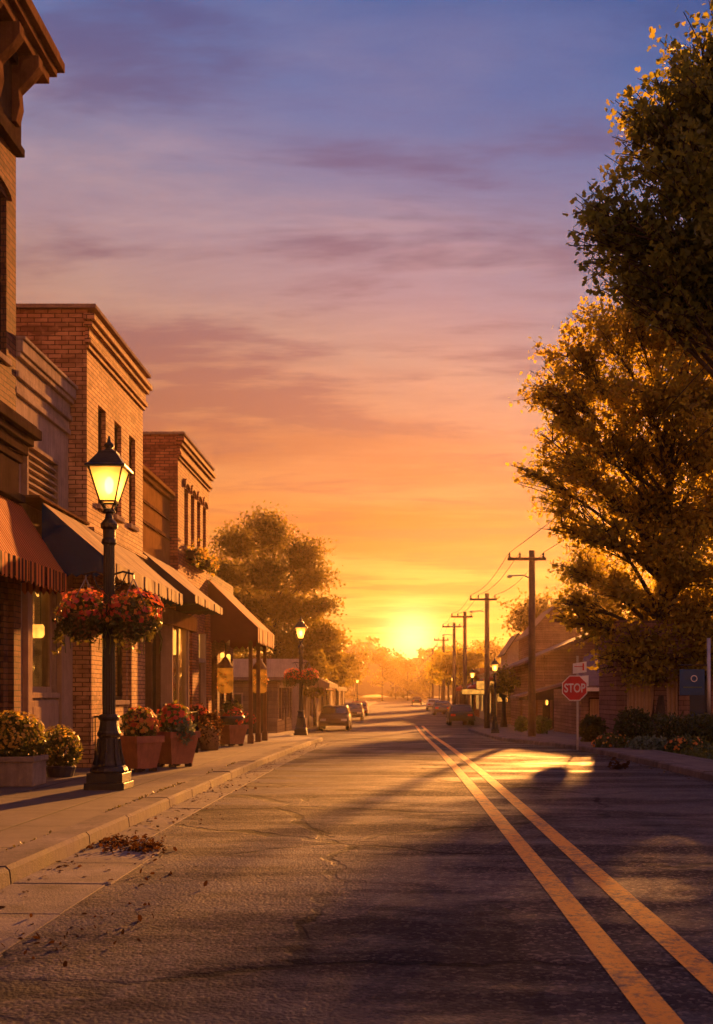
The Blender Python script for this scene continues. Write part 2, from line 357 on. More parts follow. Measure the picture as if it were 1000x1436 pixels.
M['lampglass'] = emis('lit_lantern_glass', (1.0, .42, .055), .95, .55)
def amber():
    m, k, out = new_mat('frosted_amber_glass')
    a = k.n('ShaderNodeBsdfTranslucent', Color=(1, .80, .42, 1)); g = k.n('ShaderNodeBsdfGlossy', Roughness=.25)
    t_ = k.n('ShaderNodeBsdfTransparent', Color=(1, .85, .55, 1))
    mx = k.n('ShaderNodeMixShader', Fac=.16, i1=a, i2=t_)
    k.set(out.inputs[0], k.n('ShaderNodeMixShader', Fac=.04, i1=mx, i2=g)); return m
M['lampglass'] = amber()
M['bulb'] = emis('lamp_core', (1.0, .46, .10), 15.0)
M['pend'] = emis('lit_lamp_shade', (1.0, .38, .05), .85, .5)
M['litsign'] = emis('lit_sign', (1.0, .40, .06), .26, .5)
M['wicker_sunglow'] = emis('wicker_sunlight_glow', (1.0, .24, .015), .12, .8)  # emission stands in for sunlight on the hanging woven lanterns
M['litwin'] = emis('lit_window_blind', (1.0, .42, .08), .20, .5)
M['taillight'] = pm('red_tail_lamp', (.45, .02, .015), .25, .1, 5, .05, 20)
M['headlight'] = pm('clear_head_lamp', (.6, .58, .52), .15, .1, 5, .05, 20)
M['tyre'] = pm('tyre_rubber', (.02, .02, .02), .85, .3, 8, .2, 40)
M['rim'] = pm('wheel_rim', (.4, .39, .38), .35, .2, 8, .1, 40, metal=.9)
for n, c in (('brown', (.06, .035, .025)), ('dark', (.03, .03, .04)), ('blue', (.05, .07, .16)), ('red', (.25, .03, .02)), ('silver', (.42, .40, .38))):
    M['car_'+n] = pm('car_paint_'+n, c, .55, .12, 3, .03, 10, metal=.0, spec=.2)
M['aw_orange'] = fabric('orange_striped_awning', (.58, .17, .04), (.16, .035, .014), .11, .40)
M['aw_valance'] = fabric('striped_valance', (.66, .20, .05), (.05, .02, .015), .17, .5)
M['aw_tan'] = fabric('tan_awning', (.46, .30, .15), (.40, .26, .13), .5, .5)
M['aw_navy'] = fabric('navy_awning', (.004, .040, .14))
M['aw_purple'] = fabric('dark_purple_awning', (.055, .03, .045))
M['aw_maroon'] = fabric('maroon_awning', (.16, .035, .025))
M['aw_rust'] = fabric('rust_awning', (.50, .15, .05))
M['aw_red'] = fabric('red_awning', (.45, .05, .03))
M['aw_stripe'] = fabric('red_white_blue_awning', (.55, .5, .46), (.30, .06, .08), .7, .5)
G1, G2 = (.035, .045, .010), (.085, .075, .014)
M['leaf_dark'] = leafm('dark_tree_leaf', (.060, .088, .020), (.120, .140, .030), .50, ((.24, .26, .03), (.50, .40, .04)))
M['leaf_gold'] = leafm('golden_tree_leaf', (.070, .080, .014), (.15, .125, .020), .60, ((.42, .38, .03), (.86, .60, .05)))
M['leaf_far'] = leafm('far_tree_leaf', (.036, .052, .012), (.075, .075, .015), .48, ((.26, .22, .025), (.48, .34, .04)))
M['leaf_bush'] = leafm('bush_leaf', (.035, .052, .014), (.075, .085, .02), .3, ((.1, .1, .012), (.22, .16, .02)))
M['leaf_green'] = leafm('planter_leaf', (.035, .065, .02), (.08, .11, .03), .4, ((.15, .16, .02), (.3, .25, .03)))
M['leaf_blue'] = leafm('grey_green_leaf', (.08, .13, .09), (.14, .19, .12), .3, ((.15, .2, .08), (.25, .25, .1)))
M['leaf_dry'] = leafm('dry_leaf', (.022, .012, .007), (.085, .038, .014), .12, ((.2, .08, .015), (.35, .15, .02)), rough=.98)
M['fl_red'] = leafm('red_petal', (.42, .025, .02), (.62, .10, .04), .4, ((.6, .05, .02), (.8, .2, .05)))
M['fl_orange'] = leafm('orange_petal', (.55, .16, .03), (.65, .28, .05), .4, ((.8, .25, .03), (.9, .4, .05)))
M['fl_pink'] = leafm('pink_petal', (.50, .06, .07), (.68, .16, .10), .4, ((.7, .1, .08), (.85, .25, .12)))
M['fl_yellow'] = leafm('yellow_petal', (.55, .32, .05), (.66, .45, .10), .4, ((.8, .5, .05), (.9, .6, .1)))
M['wood_far'] = leafm('hill_foliage', (.05, .05, .015), (.09, .07, .02), .4)
M['hill'] = pm('wooded_hill', (.06, .05, .02), .95, .5, .05, .8, .4, col2=(.10, .075, .025))

# ------------------------------------------------------------------ mesh building
ROOT = {}
def base_of(p):
    while p is not None and p.parent is not None: p = p.parent
    return Vector((0, 0, 0)) if p is None else Vector(p.location)
class MB:
    def __init__(s): s.v = []; s.f = []
    def quad(s, *pts):
        i = len(s.v); s.v += [Vector(p) for p in pts]; s.f.append(list(range(i, i+len(pts))))
    def box(s, x0, x1, y0, y1, z0, z1):
        x0, x1 = min(x0, x1), max(x0, x1); y0, y1 = min(y0, y1), max(y0, y1); z0, z1 = min(z0, z1), max(z0, z1)
        i = len(s.v)
        s.v += [Vector(p) for p in ((x0,y0,z0),(x1,y0,z0),(x1,y1,z0),(x0,y1,z0),(x0,y0,z1),(x1,y0,z1),(x1,y1,z1),(x0,y1,z1))]
        for f in ((0,3,2,1),(4,5,6,7),(0,1,5,4),(1,2,6,5),(2,3,7,6),(3,0,4,7)): s.f.append([i+k for k in f])
    def prism(s, pts, ext):
        # polygon (list of 3d pts) extruded along ext
        i = len(s.v); n = len(pts); e = Vector(ext)
        s.v += [Vector(p) for p in pts] + [Vector(p)+e for p in pts]
        s.f.append([i+k for k in range(n)][::-1]); s.f.append([i+n+k for k in range(n)])
        for k in range(n): s.f.append([i+k, i+(k+1)%n, i+n+(k+1)%n, i+n+k])
    def tube(s, pts, rad, n=6, cap=True):
        pts = [Vector(p) for p in pts]
        if not hasattr(rad, '__len__'): rad = [rad]*len(pts)
        rings = []; prev = None
        for j, p in enumerate(pts):
            t = (pts[min(j+1, len(pts)-1)] - pts[max(j-1, 0)])
            t = t.normalized() if t.length > 1e-9 else Vector((0, 0, 1))
            a = prev if prev is not None else (Vector((1, 0, 0)) if abs(t.x) < .8 else Vector((0, 1, 0)))
            u = (a - t*a.dot(t)); u = u.normalized() if u.length > 1e-6 else t.orthogonal().normalized()
            prev = u; q = t.cross(u)
            i = len(s.v)
            for k in range(n):
                an = 2*math.pi*k/n; s.v.append(p + (u*math.cos(an) + q*math.sin(an))*rad[j])
            rings.append(i)
        for a, b in zip(rings, rings[1:]):
            for k in range(n): s.f.append([a+k, a+(k+1)%n, b+(k+1)%n, b+k])
        if cap:
            s.f.append([rings[0]+k for k in range(n)][::-1]); s.f.append([rings[-1]+k for k in range(n)])
    def lathe(s, prof, c=(0, 0, 0), n=16, rot=0.0):
        c = Vector(c); rings = []
        for r, z in prof:
            rings.append(len(s.v))
            for k in range(n):
                a = 2*math.pi*k/n + rot; s.v.append(c + Vector((r*math.cos(a), r*math.sin(a), z)))
        for a, b in zip(rings, rings[1:]):
            for k in range(n): s.f.append([a+k, a+(k+1)%n, b+(k+1)%n, b+k])
        s.f.append([rings[0]+k for k in range(n)][::-1]); s.f.append([rings[-1]+k for k in range(n)])
    def build(s, name, mat, parent=None, smooth=False, bevel=0.0, label=None, autosmooth=None):
        off = base_of(parent)
        me = bpy.data.meshes.new(name)
        me.from_pydata([tuple(p - off) for p in s.v], [], s.f)
        uvl = me.uv_layers.new(name='UVMap')
        me.update()
        for poly in me.polygons:
            nx, ny, nzz = abs(poly.normal.x), abs(poly.normal.y), abs(poly.normal.z)
            for li in poly.loop_indices:
                p = s.v[me.loops[li].vertex_index]
                if nx >= ny and nx >= nzz: uv = (p.y, p.z)
                elif ny >= nzz: uv = (p.x, p.z)
                else: uv = (p.y, p.x)
                uvl.data[li].uv = uv
        if smooth: me.polygons.foreach_set('use_smooth', [True]*len(me.polygons))
        me.materials.append(mat)
        o = bpy.data.objects.new(name, me); COL.objects.link(o)
        if parent is not None: o.parent = parent
        if bevel:
            b = o.modifiers.new('bevel', 'BEVEL'); b.width = bevel; b.segments = 2; b.limit_method = 'ANGLE'; b.angle_limit = R(40)
        if label: o['label'] = label
        return o
def tag(o, label, cat, group=None):
    o['label'] = label; o['category'] = cat
    if group: o['group'] = group
    return o
def thing(name, label, cat, loc=(0, 0, 0), group=None):
    o = bpy.data.objects.new(name, None); COL.objects.link(o); o.location = loc; o.empty_display_size = .2
    return tag(o, label, cat, group)
def structure(o): o['kind'] = 'structure'; return o
def stuff(o): o['kind'] = 'stuff'; return o
def copy_tree(o, parent=None):
    c = o.copy(); COL.objects.link(c)
    if parent is not None: c.parent = parent
    for ch in [x for x in COL.objects if x.parent == o]: copy_tree(ch, c)
    return c
def dup(o, loc, rz=None, label=None, group=None, scale=None):
    c = copy_tree(o); c.location = loc
    if rz is not None: c.rotation_euler = (0, 0, rz)
    if scale is not None: c.scale = (scale,)*3 if not hasattr(scale, '__len__') else scale
    if label: c['label'] = label
    if group: c['group'] = group
    return c

class Facade:
    """u runs along the wall, w outwards, z up. E faces the street from the left, W from the right, S faces the camera."""
    def __init__(s, kind, pos): s.k = kind; s.p = pos
    def P(s, u, wv, z):
        if s.k == 'E': return Vector((s.p+wv, u, z))
        if s.k == 'W': return Vector((s.p-wv, u, z))
        return Vector((u, s.p-wv, z))
    def box(s, mb, u0, u1, w0, w1, z0, z1):
        a = s.P(u0, w0, z0); b = s.P(u1, w1, z1); mb.box(a.x, b.x, a.y, b.y, a.z, b.z)
def wall_open(mb, F, u0, u1, z0, z1, ops, th=.25):
    us = sorted({u0, u1, *[max(u0, min(u1, v)) for o in ops for v in o[:2]]})
    for a, b in zip(us, us[1:]):
        if b-a < 1e-6: continue
        mid = (a+b)/2
        holes = sorted([(o[2], o[3]) for o in ops if o[0] <= mid <= o[1]])
        z = z0
        for h0, h1 in holes:
            if h0 > z: F.box(mb, a, b, -th, 0, z, h0)
            z = max(z, h1)
        if z < z1: F.box(mb, a, b, -th, 0, z, z1)
def window(par, F, u0, u1, z0, z1, fm, pane, nv=1, nh=1, fr=.06, inset=.12, sill=None, hood=None, name='window', label=None):
    mb = MB(); d0, d1 = -inset-.05, -inset+.03
    F.box(mb, u0, u0+fr, d0, d1, z0, z1); F.box(mb, u1-fr, u1, d0, d1, z0, z1)
    F.box(mb, u0+fr, u1-fr, d0, d1, z0, z0+fr); F.box(mb, u0+fr, u1-fr, d0, d1, z1-fr, z1)
    for i in range(1, nv+1):
        c = u0 + (u1-u0)*i/(nv+1); F.box(mb, c-.018, c+.018, d0+.01, d1-.01, z0+fr, z1-fr)
    for i in range(1, nh+1):
        c = z0 + (z1-z0)*i/(nh+1); F.box(mb, u0+fr, u1-fr, d0+.013, d1-.013, c-.02, c+.02)
    f = mb.build(name, fm, par, label=label)
    mp = MB(); mp.quad(F.P(u0+fr*.5, -inset-.01, z0+fr*.5), F.P(u1-fr*.5, -inset-.01, z0+fr*.5), F.P(u1-fr*.5, -inset-.01, z1-fr*.5), F.P(u0+fr*.5, -inset-.01, z1-fr*.5))
    mp.build('pane', pane, f)
    if sill:
        ms = MB(); F.box(ms, u0-.07, u1+.07, -inset+.03, .07, z0-.1, z0-.003); ms.build('sill', sill, f, bevel=.01)
    if hood:
        mh = MB(); n = 8; cu = (u0+u1)/2; hw = (u1-u0)/2+.08
        for k in range(n):
            a0 = math.pi*k/n; a1 = math.pi*(k+1)/n
            P = [F.P(cu-math.cos(a)*hw, 0.002, z1-.02+math.sin(a)*.16+o_) for a, o_ in ((a0, 0), (a1, 0), (a1, .14), (a0, .14))]
            e = F.P(0, .06, 0)-F.P(0, 0, 0); mh.prism(P, e)
        mh.build('arched_hood', hood, f)
    return f
def awning(par, F, u0, u1, zt, wo, zo, val, mslope, mval=None, mside=None, w0=.0, scallop=.2, label=None, ribs=0):
    mb = MB()
    n = max(6, int((u1-u0)/.5)); q = 5
    # sagging fabric sheet with thickness
    def pt(i, j, t):
        u = u0+(u1-u0)*i/n; f = j/q
        sag = -.035*math.sin(math.pi*f)*(.6+.4*math.sin(i*2.1))
        return F.P(u, w0+(wo-w0)*f, zt+(zo-zt)*f+sag+t)
    for i in range(n):
        for j in range(q):
            mb.quad(pt(i,j,0), pt(i+1,j,0), pt(i+1,j+1,0), pt(i,j+1,0))
            mb.quad(pt(i,j,-.02), pt(i,j+1,-.02), pt(i+1,j+1,-.02), pt(i+1,j,-.02))
    o = mb.build('awning', mslope, par, label=label, smooth=True)
    mv = MB(); k = max(2, int((u1-u0)/scallop)); sc = (u1-u0)/k
    for i in range(k):
        a = u0+i*sc; pts = [(a, zo-.005), (a, zo-val*.82)]
        for t in (.15, .35, .5, .65, .85): pts.append((a+sc*t, zo-val*(.82+.18*math.sin(math.pi*t))))
        pts += [(a+sc, zo-val*.82), (a+sc, zo-.005)]
        e = F.P(0, .015, 0)-F.P(0, 0, 0)
        wob = .012*math.sin(i*1.7)
        mv.prism([F.P(u, wo+wob, z) for u, z in pts], e)
    mv.build('valance', mval or mslope, o)
    if mside:
        for u in (u0, u1):
            ms = MB(); sgn = .015 if u == u0 else -.015
            e = F.P(sgn, 0, 0)-F.P(0, 0, 0)
            pts = [(w0, zt-.02), (wo, zo-.02), (wo, zo-val*.8)]
            m_ = 7
            for i in range(m_):
                f0 = wo+(w0-wo)*(i+.5)/m_; f1 = wo+(w0-wo)*(i+1)/m_
                pts += [(f0, zo-val), (f1, zo-val*.8)]
            ms.prism([F.P(u, a, z) for a, z in pts], e)
            ms.build('side_panel', mside, o, label=None)
    fb = MB()
    for u in (u0+.04, (u0+u1)/2, u1-.04):
        fb.tube([F.P(u, .02, zo-.15), F.P(u, wo-.03, zo-.03)], .014, 5)
    fb.tube([F.P(u0+.02, wo-.03, zo-.03), F.P(u1-.02, wo-.03, zo-.03)], .016, 5)
    fb.build('awning_frame', M['iron'], o)
    return o
def cornice(par, F, u0, u1, z0, steps, mat, name='cornice', ends=True, bevel=.012):
    mb = MB(); z = z0
    for h, wv in steps:
        e = wv if ends else 0
        F.box(mb, u0-e*.9, u1+e*.9, -.02, wv, z, z+h-.002); z += h
    return mb.build(name, mat, par, bevel=bevel)

# ------------------------------------------------------------------ leaves
LEAF_OVAL = np.array([(0, 0, 0), (-.26, .3, .05), (-.22, .7, .03), (0, 1, -.08), (.22, .7, .03), (.26, .3, .05)])
LEAF_LOBE = np.array([(0, 0, 0), (-.28, .06, .02), (-.52, .38, .05), (-.24, .45, .0), (-.30, .86, .03), (0, 1.05, -.1), (.30, .86, .03), (.24, .45, 0), (.52, .38, .05), (.28, .06, .02)])
LEAF_QUAD = np.array([(0, 0, 0), (-.36, .5, .06), (0, 1, -.05), (.36, .5, .06)])
PETAL = np.array([(math.cos(a)*(.5 if i % 2 else .34), math.sin(a)*(.5 if i % 2 else .34), .06 if i % 2 else 0) for i, a in enumerate(np.linspace(0, 2*math.pi, 10, endpoint=False))])
def leaf_obj(name, C_, sizes, mat, parent, tmpl=LEAF_QUAD, up=None, upw=.5, label=None):
    C_ = np.asarray(C_, float); n = len(C_); k = len(tmpl)
    nrm = RNG.normal(size=(n, 3)); nrm /= np.linalg.norm(nrm, axis=1)[:, None]
    if up is not None: nrm = nrm*(1-upw) + np.asarray(up)*upw
    nrm /= np.linalg.norm(nrm, axis=1)[:, None]+1e-9
    t = RNG.normal(size=(n, 3)); t -= nrm*(t*nrm).sum(1)[:, None]; t /= np.linalg.norm(t, axis=1)[:, None]+1e-9
    b = np.cross(nrm, t)
    sz = np.asarray(sizes)*np.ones(n)
    V = C_[:, None, :] + sz[:, None, None]*(b[:, None, :]*tmpl[None, :, 0, None] + t[:, None, :]*tmpl[None, :, 1, None] + nrm[:, None, :]*tmpl[None, :, 2, None])
    off = np.array(base_of(parent))
    V = (V - off).reshape(-1, 3)
    me = bpy.data.meshes.new(name)
    me.vertices.add(n*k); me.vertices.foreach_set('co', V.ravel())
    me.loops.add(n*k); me.loops.foreach_set('vertex_index', np.arange(n*k))
    me.polygons.add(n); me.polygons.foreach_set('loop_start', np.arange(0, n*k, k)); me.polygons.foreach_set('loop_total', np.full(n, k))
    me.update(calc_edges=True); me.validate()
    me.materials.append(mat)
    o = bpy.data.objects.new(name, me); COL.objects.link(o)
    if parent is not None: o.parent = parent
    if label: o['label'] = label
    return o
def bez(p0, p1, p2, n):
    return [p0*(1-t)**2 + p1*2*t*(1-t) + p2*t*t for t in [i/n for i in range(n+1)]]
def tree(name, label, base, trunk_top, clusters, rad, mat, nleaf, lsize, tmpl=LEAF_QUAD, group=None, lean=(0, 0), twigs=9, spread=.42, cat='tree'):
    """clusters: list of (centre, radius vector); limbs leave the trunk and reach every cluster."""
    base = Vector(base); root = thing(name, label, cat, base, group)
    tb = MB(); top = base + Vector((lean[0], lean[1], trunk_top))
    hs = [i/9 for i in range(10)]
    wob = [Vector((random.uniform(-.06, .06), random.uniform(-.06, .06), 0))*(trunk_top*.12) for _ in hs]
    path = [base.lerp(top, h) + wob[i]*(h) for i, h in enumerate(hs)]
    path[0] = base - Vector((0, 0, .15))
    tb.tube(path, [rad*(1.55 if h == 0 else 1.12 if h < .15 else 1-.72*h) for h in hs], 10)
    pts = []; sz = []
    vols = np.array([c[1].x*c[1].y*c[1].z for c in clusters])**.72; vols /= vols.sum()
    for (c, rv), vf in zip(clusters, vols):
        zr = max(.28, min(.95, ((c.z - base.z)/trunk_top)*.72 + random.uniform(-.1, .08)))
        k = zr*9; i = int(k); st = path[i].lerp(path[min(i+1, 9)], k-i)
        ctrl = st.lerp(c, .45) + Vector((0, 0, (c-st).length*.18*random.uniform(.2, 1.2)))
        limb = bez(st, ctrl, c, 7)
        r0 = rad*.5*(1-.55*zr)
        tb.tube(limb, [max(.012, r0*(1-.85*j/7)) for j in range(8)], 6)
        nl = max(20, int(nleaf*vf)); tips = []
        for q in range(twigs):
            dv = Vector(RNG.normal(size=3)); dv.normalize()
            if dv.z < -.55: dv.z *= .4
            tip = c + Vector((dv.x*rv.x, dv.y*rv.y, dv.z*rv.z))*random.uniform(.5, 1.18)
            s0 = limb[random.randint(4, 7)]
            tw = bez(s0, s0.lerp(tip, .5)+Vector((0, 0, .1*rv.z)), tip, 4)
            tb.tube(tw, [max(.009, r0*.30*(1-.2*j)) for j in range(5)], 4, cap=False)
            tips.append((tw, random.uniform(.5, 1.4)))
        tot = sum(t[1] for t in tips)
        for tw, wt_ in tips:
            m_ = int(nl*wt_/tot)
            tt = RNG.beta(2.2, 1.1, size=m_)*4
            ii = np.minimum(tt.astype(int), 3); ff = (tt-ii)[:, None]
            A = np.array([tuple(p) for p in tw]); P = A[ii]*(1-ff) + A[ii+1]*ff
            sg = np.array((rv.x, rv.y, rv.z*.85))*spread*.5
            g = np.clip(RNG.normal(size=(m_, 3)), -1.3, 1.3)*sg*(.45+.55*(tt/4))[:, None]
            pts.append(P+g)
    P = np.concatenate(pts)
    tb.build('trunk', M['bark'], root, smooth=True)
    leaf_obj('crown', P, lsize*RNG.uniform(.65, 1.25, size=len(P)), mat, root, tmpl, up=(0, 0, 1), upw=.25)
    return root
def auto_clusters(c, rv, n, cr, seed):
    rg = random.Random(seed); out = []
    c = Vector(c)
    while len(out) < n:
        d = Vector((rg.gauss(0, 1), rg.gauss(0, 1), rg.gauss(0, 1))).normalized()*rg.uniform(.35, .95)
        p = c + Vector((d.x*rv[0], d.y*rv[1], d.z*rv[2])); s = rg.uniform(.7, 1.25)*cr
        out.append((p, Vector((s*1.2, s*1.2, s*.95))))
    return out
def ball_points(c, rv, n, lumps=9, shell=.6):
    c = np.array(c); rv = np.array(rv)
    d = RNG.normal(size=(n, 3)); d /= np.linalg.norm(d, axis=1)[:, None]
    L = RNG.normal(size=(lumps, 3)); L /= np.linalg.norm(L, axis=1)[:, None]
    lump = np.max(d@L.T, axis=1)
    r = (shell + (1-shell)*RNG.random(n)**.6)*(.74+.30*lump**3)
    return c + d*r[:, None]*rv, d

# ================================================================== SETTING
def sheet(name, mat, xs_fn, ys, dz, nx=2):
    mb = MB(); idx = []
    for y in ys:
        a, b = xs_fn(y); row = []
        for i in range(nx):
            x = a+(b-a)*i/(nx-1); row.append(len(mb.v)); mb.v.append(Vector((x, y, gz(y)+dz)))
        idx.append(row)
    for r0, r1 in zip(idx, idx[1:]):
        for i in range(nx-1): mb.f.append([r0[i], r0[i+1], r1[i+1], r1[i]])
    return structure(mb.build(name, mat, None, smooth=True))
YS = [-8+2*i for i in range(0, 124)]
g_ = MB()
gx = [-260, -60, -30, -13, 9, 30, 60, 260]; rows = []
gys = [-60 + 8*i for i in range(0, 86)]
for y in gys:
    row = []
    for x in gx:
        row.append(len(g_.v)); g_.v.append(Vector((x, y, gz(y) - .05 + (0 if abs(x) < 30 else 0))))
    rows.append(row)
for a, b in zip(rows, rows[1:]):
    for i in range(len(gx)-1): g_.f.append([a[i], a[i+1], b[i+1], b[i]])
structure(g_.build('ground', M['soil'], None, smooth=True))
sheet('road', M['asphalt'], lambda y: (-7, 8), YS, 0.0, 4)
YK = sorted(set([-8+1.0*i for i in range(0, 238)] + [a for a, b in KL] + [a for a, b in KR]))
KW = .32
sheet('sidewalk_left', M['slab'], lambda y: (-13, kx(KL, y)-KW), YK, SW)
sheet('sidewalk_right', M['slab'], lambda y: (kx(KR, y)+KW, 6.75 if y < 36 else 13), YK, SW)
def kerb(name, K, sgn):
    mb = MB(); y = -8.0; rg = random.Random(3)
    while y < 228:
        L = rg.choice((1.5, 1.8, 2.1)) if y < 70 else 6
        sub = max(1, int(L/.5)); n = len(mb.v); j = rg.uniform(-.008, .008)
        rings = []
        for i in range(sub+1):
            yy = y+.015+(L-.03)*i/sub; x = kx(K, yy); z = gz(yy)
            rings.append(len(mb.v))
            for a, b in ((.03, -.05), (.012, SW-.02), (-.02, SW+.006+j), (-KW+.004, SW+.006+j), (-KW+.004, -.05)):
                mb.v.append(Vector((x - sgn*a*1.0, yy, z+b)) if False else Vector((x + sgn*(-a), yy, z+b)))
        m_ = 5
        for a, b in zip(rings, rings[1:]):
            for k in range(m_-1): mb.f.append([a+k, b+k, b+k+1, a+k+1])
        mb.f.append([rings[0]+k for k in range(m_)]); mb.f.append([rings[-1]+k for k in range(m_)][::-1])
        y += L
    return structure(mb.build(name, M['kerb'], None))
kerb('kerb_left', KL, -1); kerb('kerb_right', KR, 1)
# gutter slabs on the left
mb = MB(); y = 1.5; rg = random.Random(5)
while y < 40:
    L = rg.uniform(.95, 1.25) if y < 11 else 2.4
    wd = .74 + rg.uniform(-.02, .02) if y < 9.9 else .42
    z0, z1 = gz(y)+.012+rg.uniform(-.003, .005), gz(y+L)+.012
    mb.prism([(-2.965, y+.01, z0), (-2.965+wd, y+.01, z0-.005), (-2.965+wd, y+L-.01, z1-.005), (-2.965, y+L-.01, z1)], (0, 0, -.05))
    y += L
structure(mb.build('gutter', M['gutter'], None, bevel=.006))
# painted double yellow line
for xl in (1.17, 1.60):
    mb = MB(); prev = None
    for y in [2.0+1.5*i for i in range(0, 48)]:
        x = xl - .0006*max(0, y-20)
        row = (Vector((x-.085, y, gz(y)+.006)), Vector((x+.085, y, gz(y)+.006)))
        if prev: mb.quad(prev[0], prev[1], row[1], row[0])
        prev = row
    structure(mb.build('road_marking', M['line'], None))
# wooded hill behind the end of the street
mb = MB(); rows = []
NXH, NYH = 70, 14
for j in range(NYH):
    y = 310 + 130*j/(NYH-1); row = []
    for i in range(NXH):
        x = -240 + 480*i/(NXH-1)
        prof = 12.8 + 5.5*math.exp(-((x+13)/8)**2) + 3*math.exp(-((x-18)/12)**2) - 2*math.exp(-((x-3)/7)**2) + 1.2*math.sin(x*.05+1) + 3*math.exp(-((x-60)/35)**2) + 3*math.exp(-((x+65)/40)**2)
        t = j/(NYH-1); hgt = prof*math.sin(math.pi*min(1, t*1.15+.02))**.8 if t < .86 else prof*.55
        z = gz(y) - .4 + hgt + 1.3*math.sin(x*.35+j)*math.sin(x*.13+j*2)
        row.append(len(mb.v)); mb.v.append(Vector((x, y, z)))
    rows.append(row)
for a, b in zip(rows, rows[1:]):
    for i in range(NXH-1): mb.f.append([a[i], a[i+1], b[i+1], b[i]])
hill = structure(mb.build('hill', M['hill'], None, smooth=True))
# far-off wood on that hill: one mass of leaf clumps
pts = []
hv = np.array([tuple(v) for v in mb.v])
sel = hv[(np.abs(hv[:, 0]) < 150) & (hv[:, 1] < 400)]
for _ in range(900):
    c = sel[RNG.integers(len(sel))] + np.array((RNG.uniform(-4, 4), RNG.uniform(-8, 8), RNG.uniform(0, 1.2)))
    r_ = RNG.uniform(.8, 1.9)
    pts.append(ball_points(c, (r_, r_, r_*.9), 26)[0])
o = leaf_obj('far_wood', np.concatenate(pts), RNG.uniform(.7, 1.4, size=900*26), M['wood_far'], None)
stuff(o); tag(o, 'far wooded hillside fading into golden haze under the sun', 'wood')

# ================================================================== LEFT BUILDINGS
def body(par, F, u0, u1, z1, ops, mat, depth=7.0, zb=-.7, front=None, roof=True):
    """front wall with openings, two side walls, back wall, flat roof behind a parapet."""
    mb = MB(); wall_open(mb, F, u0, u1, zb, z1, ops)
    F.box(mb, u0, u0+.25, -depth, -.25, zb, z1); F.box(mb, u1-.25, u1, -depth, -.25, zb, z1)
    F.box(mb, u0+.25, u1-.25, -depth, -depth+.25, zb, z1)
    o = mb.build('wall', mat, par)
    mr = MB(); F.box(mr, u0+.25, u1-.25, -depth+.25, -.25, z1-.5, z1-.4); mr.build('roof', M['roofing'], par)
    mf = MB(); F.box(mf, u0+.25, u1-.25, -depth+.25, -.25, zb, gz((u0+u1)/2 if F.k != 'S' else F.p)+SW+.02); mf.build('shop_floor', M['wood_brown'], par)
    return o
def room(par, F, u0, u1, z0, z1, dep, mat, ext=0.0):
    mb = MB(); u1 = u1+ext
    F.box(mb, u0-.1, u1+.1, -dep-.06, -dep, z0-.1, z1+.15)
    F.box(mb, u0-.16, u0-.1, -dep, -.3, z0-.1, z1+.15); F.box(mb, u1+.1, u1+.16, -dep, -.3, z0-.1, z1+.15)
    F.box(mb, u0-.1, u1+.1, -dep, -.3, z1+.15, z1+.2)
    F.box(mb, u0-.1, u1+.1, -dep, -.3, z0-.15, z0-.1)
    return mb.build('shop_interior', mat, par)
def pendant(c, r, h, label, ztop):
    t = thing('pendant_lamp', label, 'lamp', (c[0], c[1], c[2]-h/2))
    mb = MB(); mb.lathe([(r*.86, -h/2), (r, -h*.3), (r, h*.3), (r*.86, h/2)], c, 14); mb.build('lamp_shade', M['pend'], t, smooth=True)
    mb = MB(); mb.tube([(c[0], c[1], c[2]+h/2), (c[0], c[1], ztop)], .008, 5); mb.build('cord', M['iron'], t)
    return t

# --- B1 dark corner building, cropped by the left edge
F1 = Facade('E', -6.2)
b1 = thing('corner_building', 'tall dark brick building at far left with bracketed cornice and orange striped awning', 'building', (-6.2, 14, 0))
ops = [(15.9, 16.88, 6.75, 9.3), (13.6, 14.6, 6.75, 9.3), (11.6, 12.6, 6.75, 9.3), (13.0, 16.75, .6, 3.4)]
body(b1, F1, 10.5, 17.3, 12.4, ops, M['brick_dark'], zb=-.3)
for a, b, c, d in ops[:3]: window(b1, F1, a, b, c, d, M['wood_dark'], M['pane_dark'], 0, 1, sill=M['stone'], hood=M['brick_dark'])
window(b1, F1, *ops[3], M['wood_dark'], M['pane_dark'], 2, 0, name='shop_window', fr=.09)
co = cornice(b1, F1, 10.5, 17.3, 11.55, [(.16, .42), (.12, .52), (.16, .62), (.14, .56)], M['wood_brown'])
mb = MB(); F1.box(mb, 10.5, 17.32, 0, .14, 10.15, 10.28); F1.box(mb, 10.5, 17.3, 0, .09, 10.28, 11.55); F1.box(mb, 10.5, 17.34, 0, .2, 11.38, 11.545)
mb.build('frieze', M['wood_dark'], b1, bevel=.012)
for u in (16.95, 16.1, 15.25, 14.4, 13.5):
    mb = MB(); pts = [(.09, 10.5), (.16, 10.5), (.22, 10.75), (.2, 11.0), (.40, 11.2), (.52, 11.36), (.52, 11.54), (.09, 11.54)]
    mb.prism([F1.P(u-.1, a, z) for a, z in pts], (0, .2, 0)); mb.build('bracket', M['wood_brown'], co, bevel=.01)
cornice(b1, F1, 10.5, 17.25, 5.2, [(.14, .10), (.16, .17), (.12, .24), (.16, .34), (.06, .28)], M['wood_dark'], 'shop_cornice')
mb = MB(); F1.box(mb, 10.5, 17.28, .0, .06, 4.68, 5.19); F1.box(mb, 10.5, 17.3, .0, .16, 4.55, 4.67); mb.build('signboard', M['wood_dark'], b1, bevel=.01)
mb = MB(); F1.box(mb, 16.95, 17.28, 0, .09, 0.1, 4.53); mb.build('pilaster', M['brick_dark'], b1, bevel=.01)
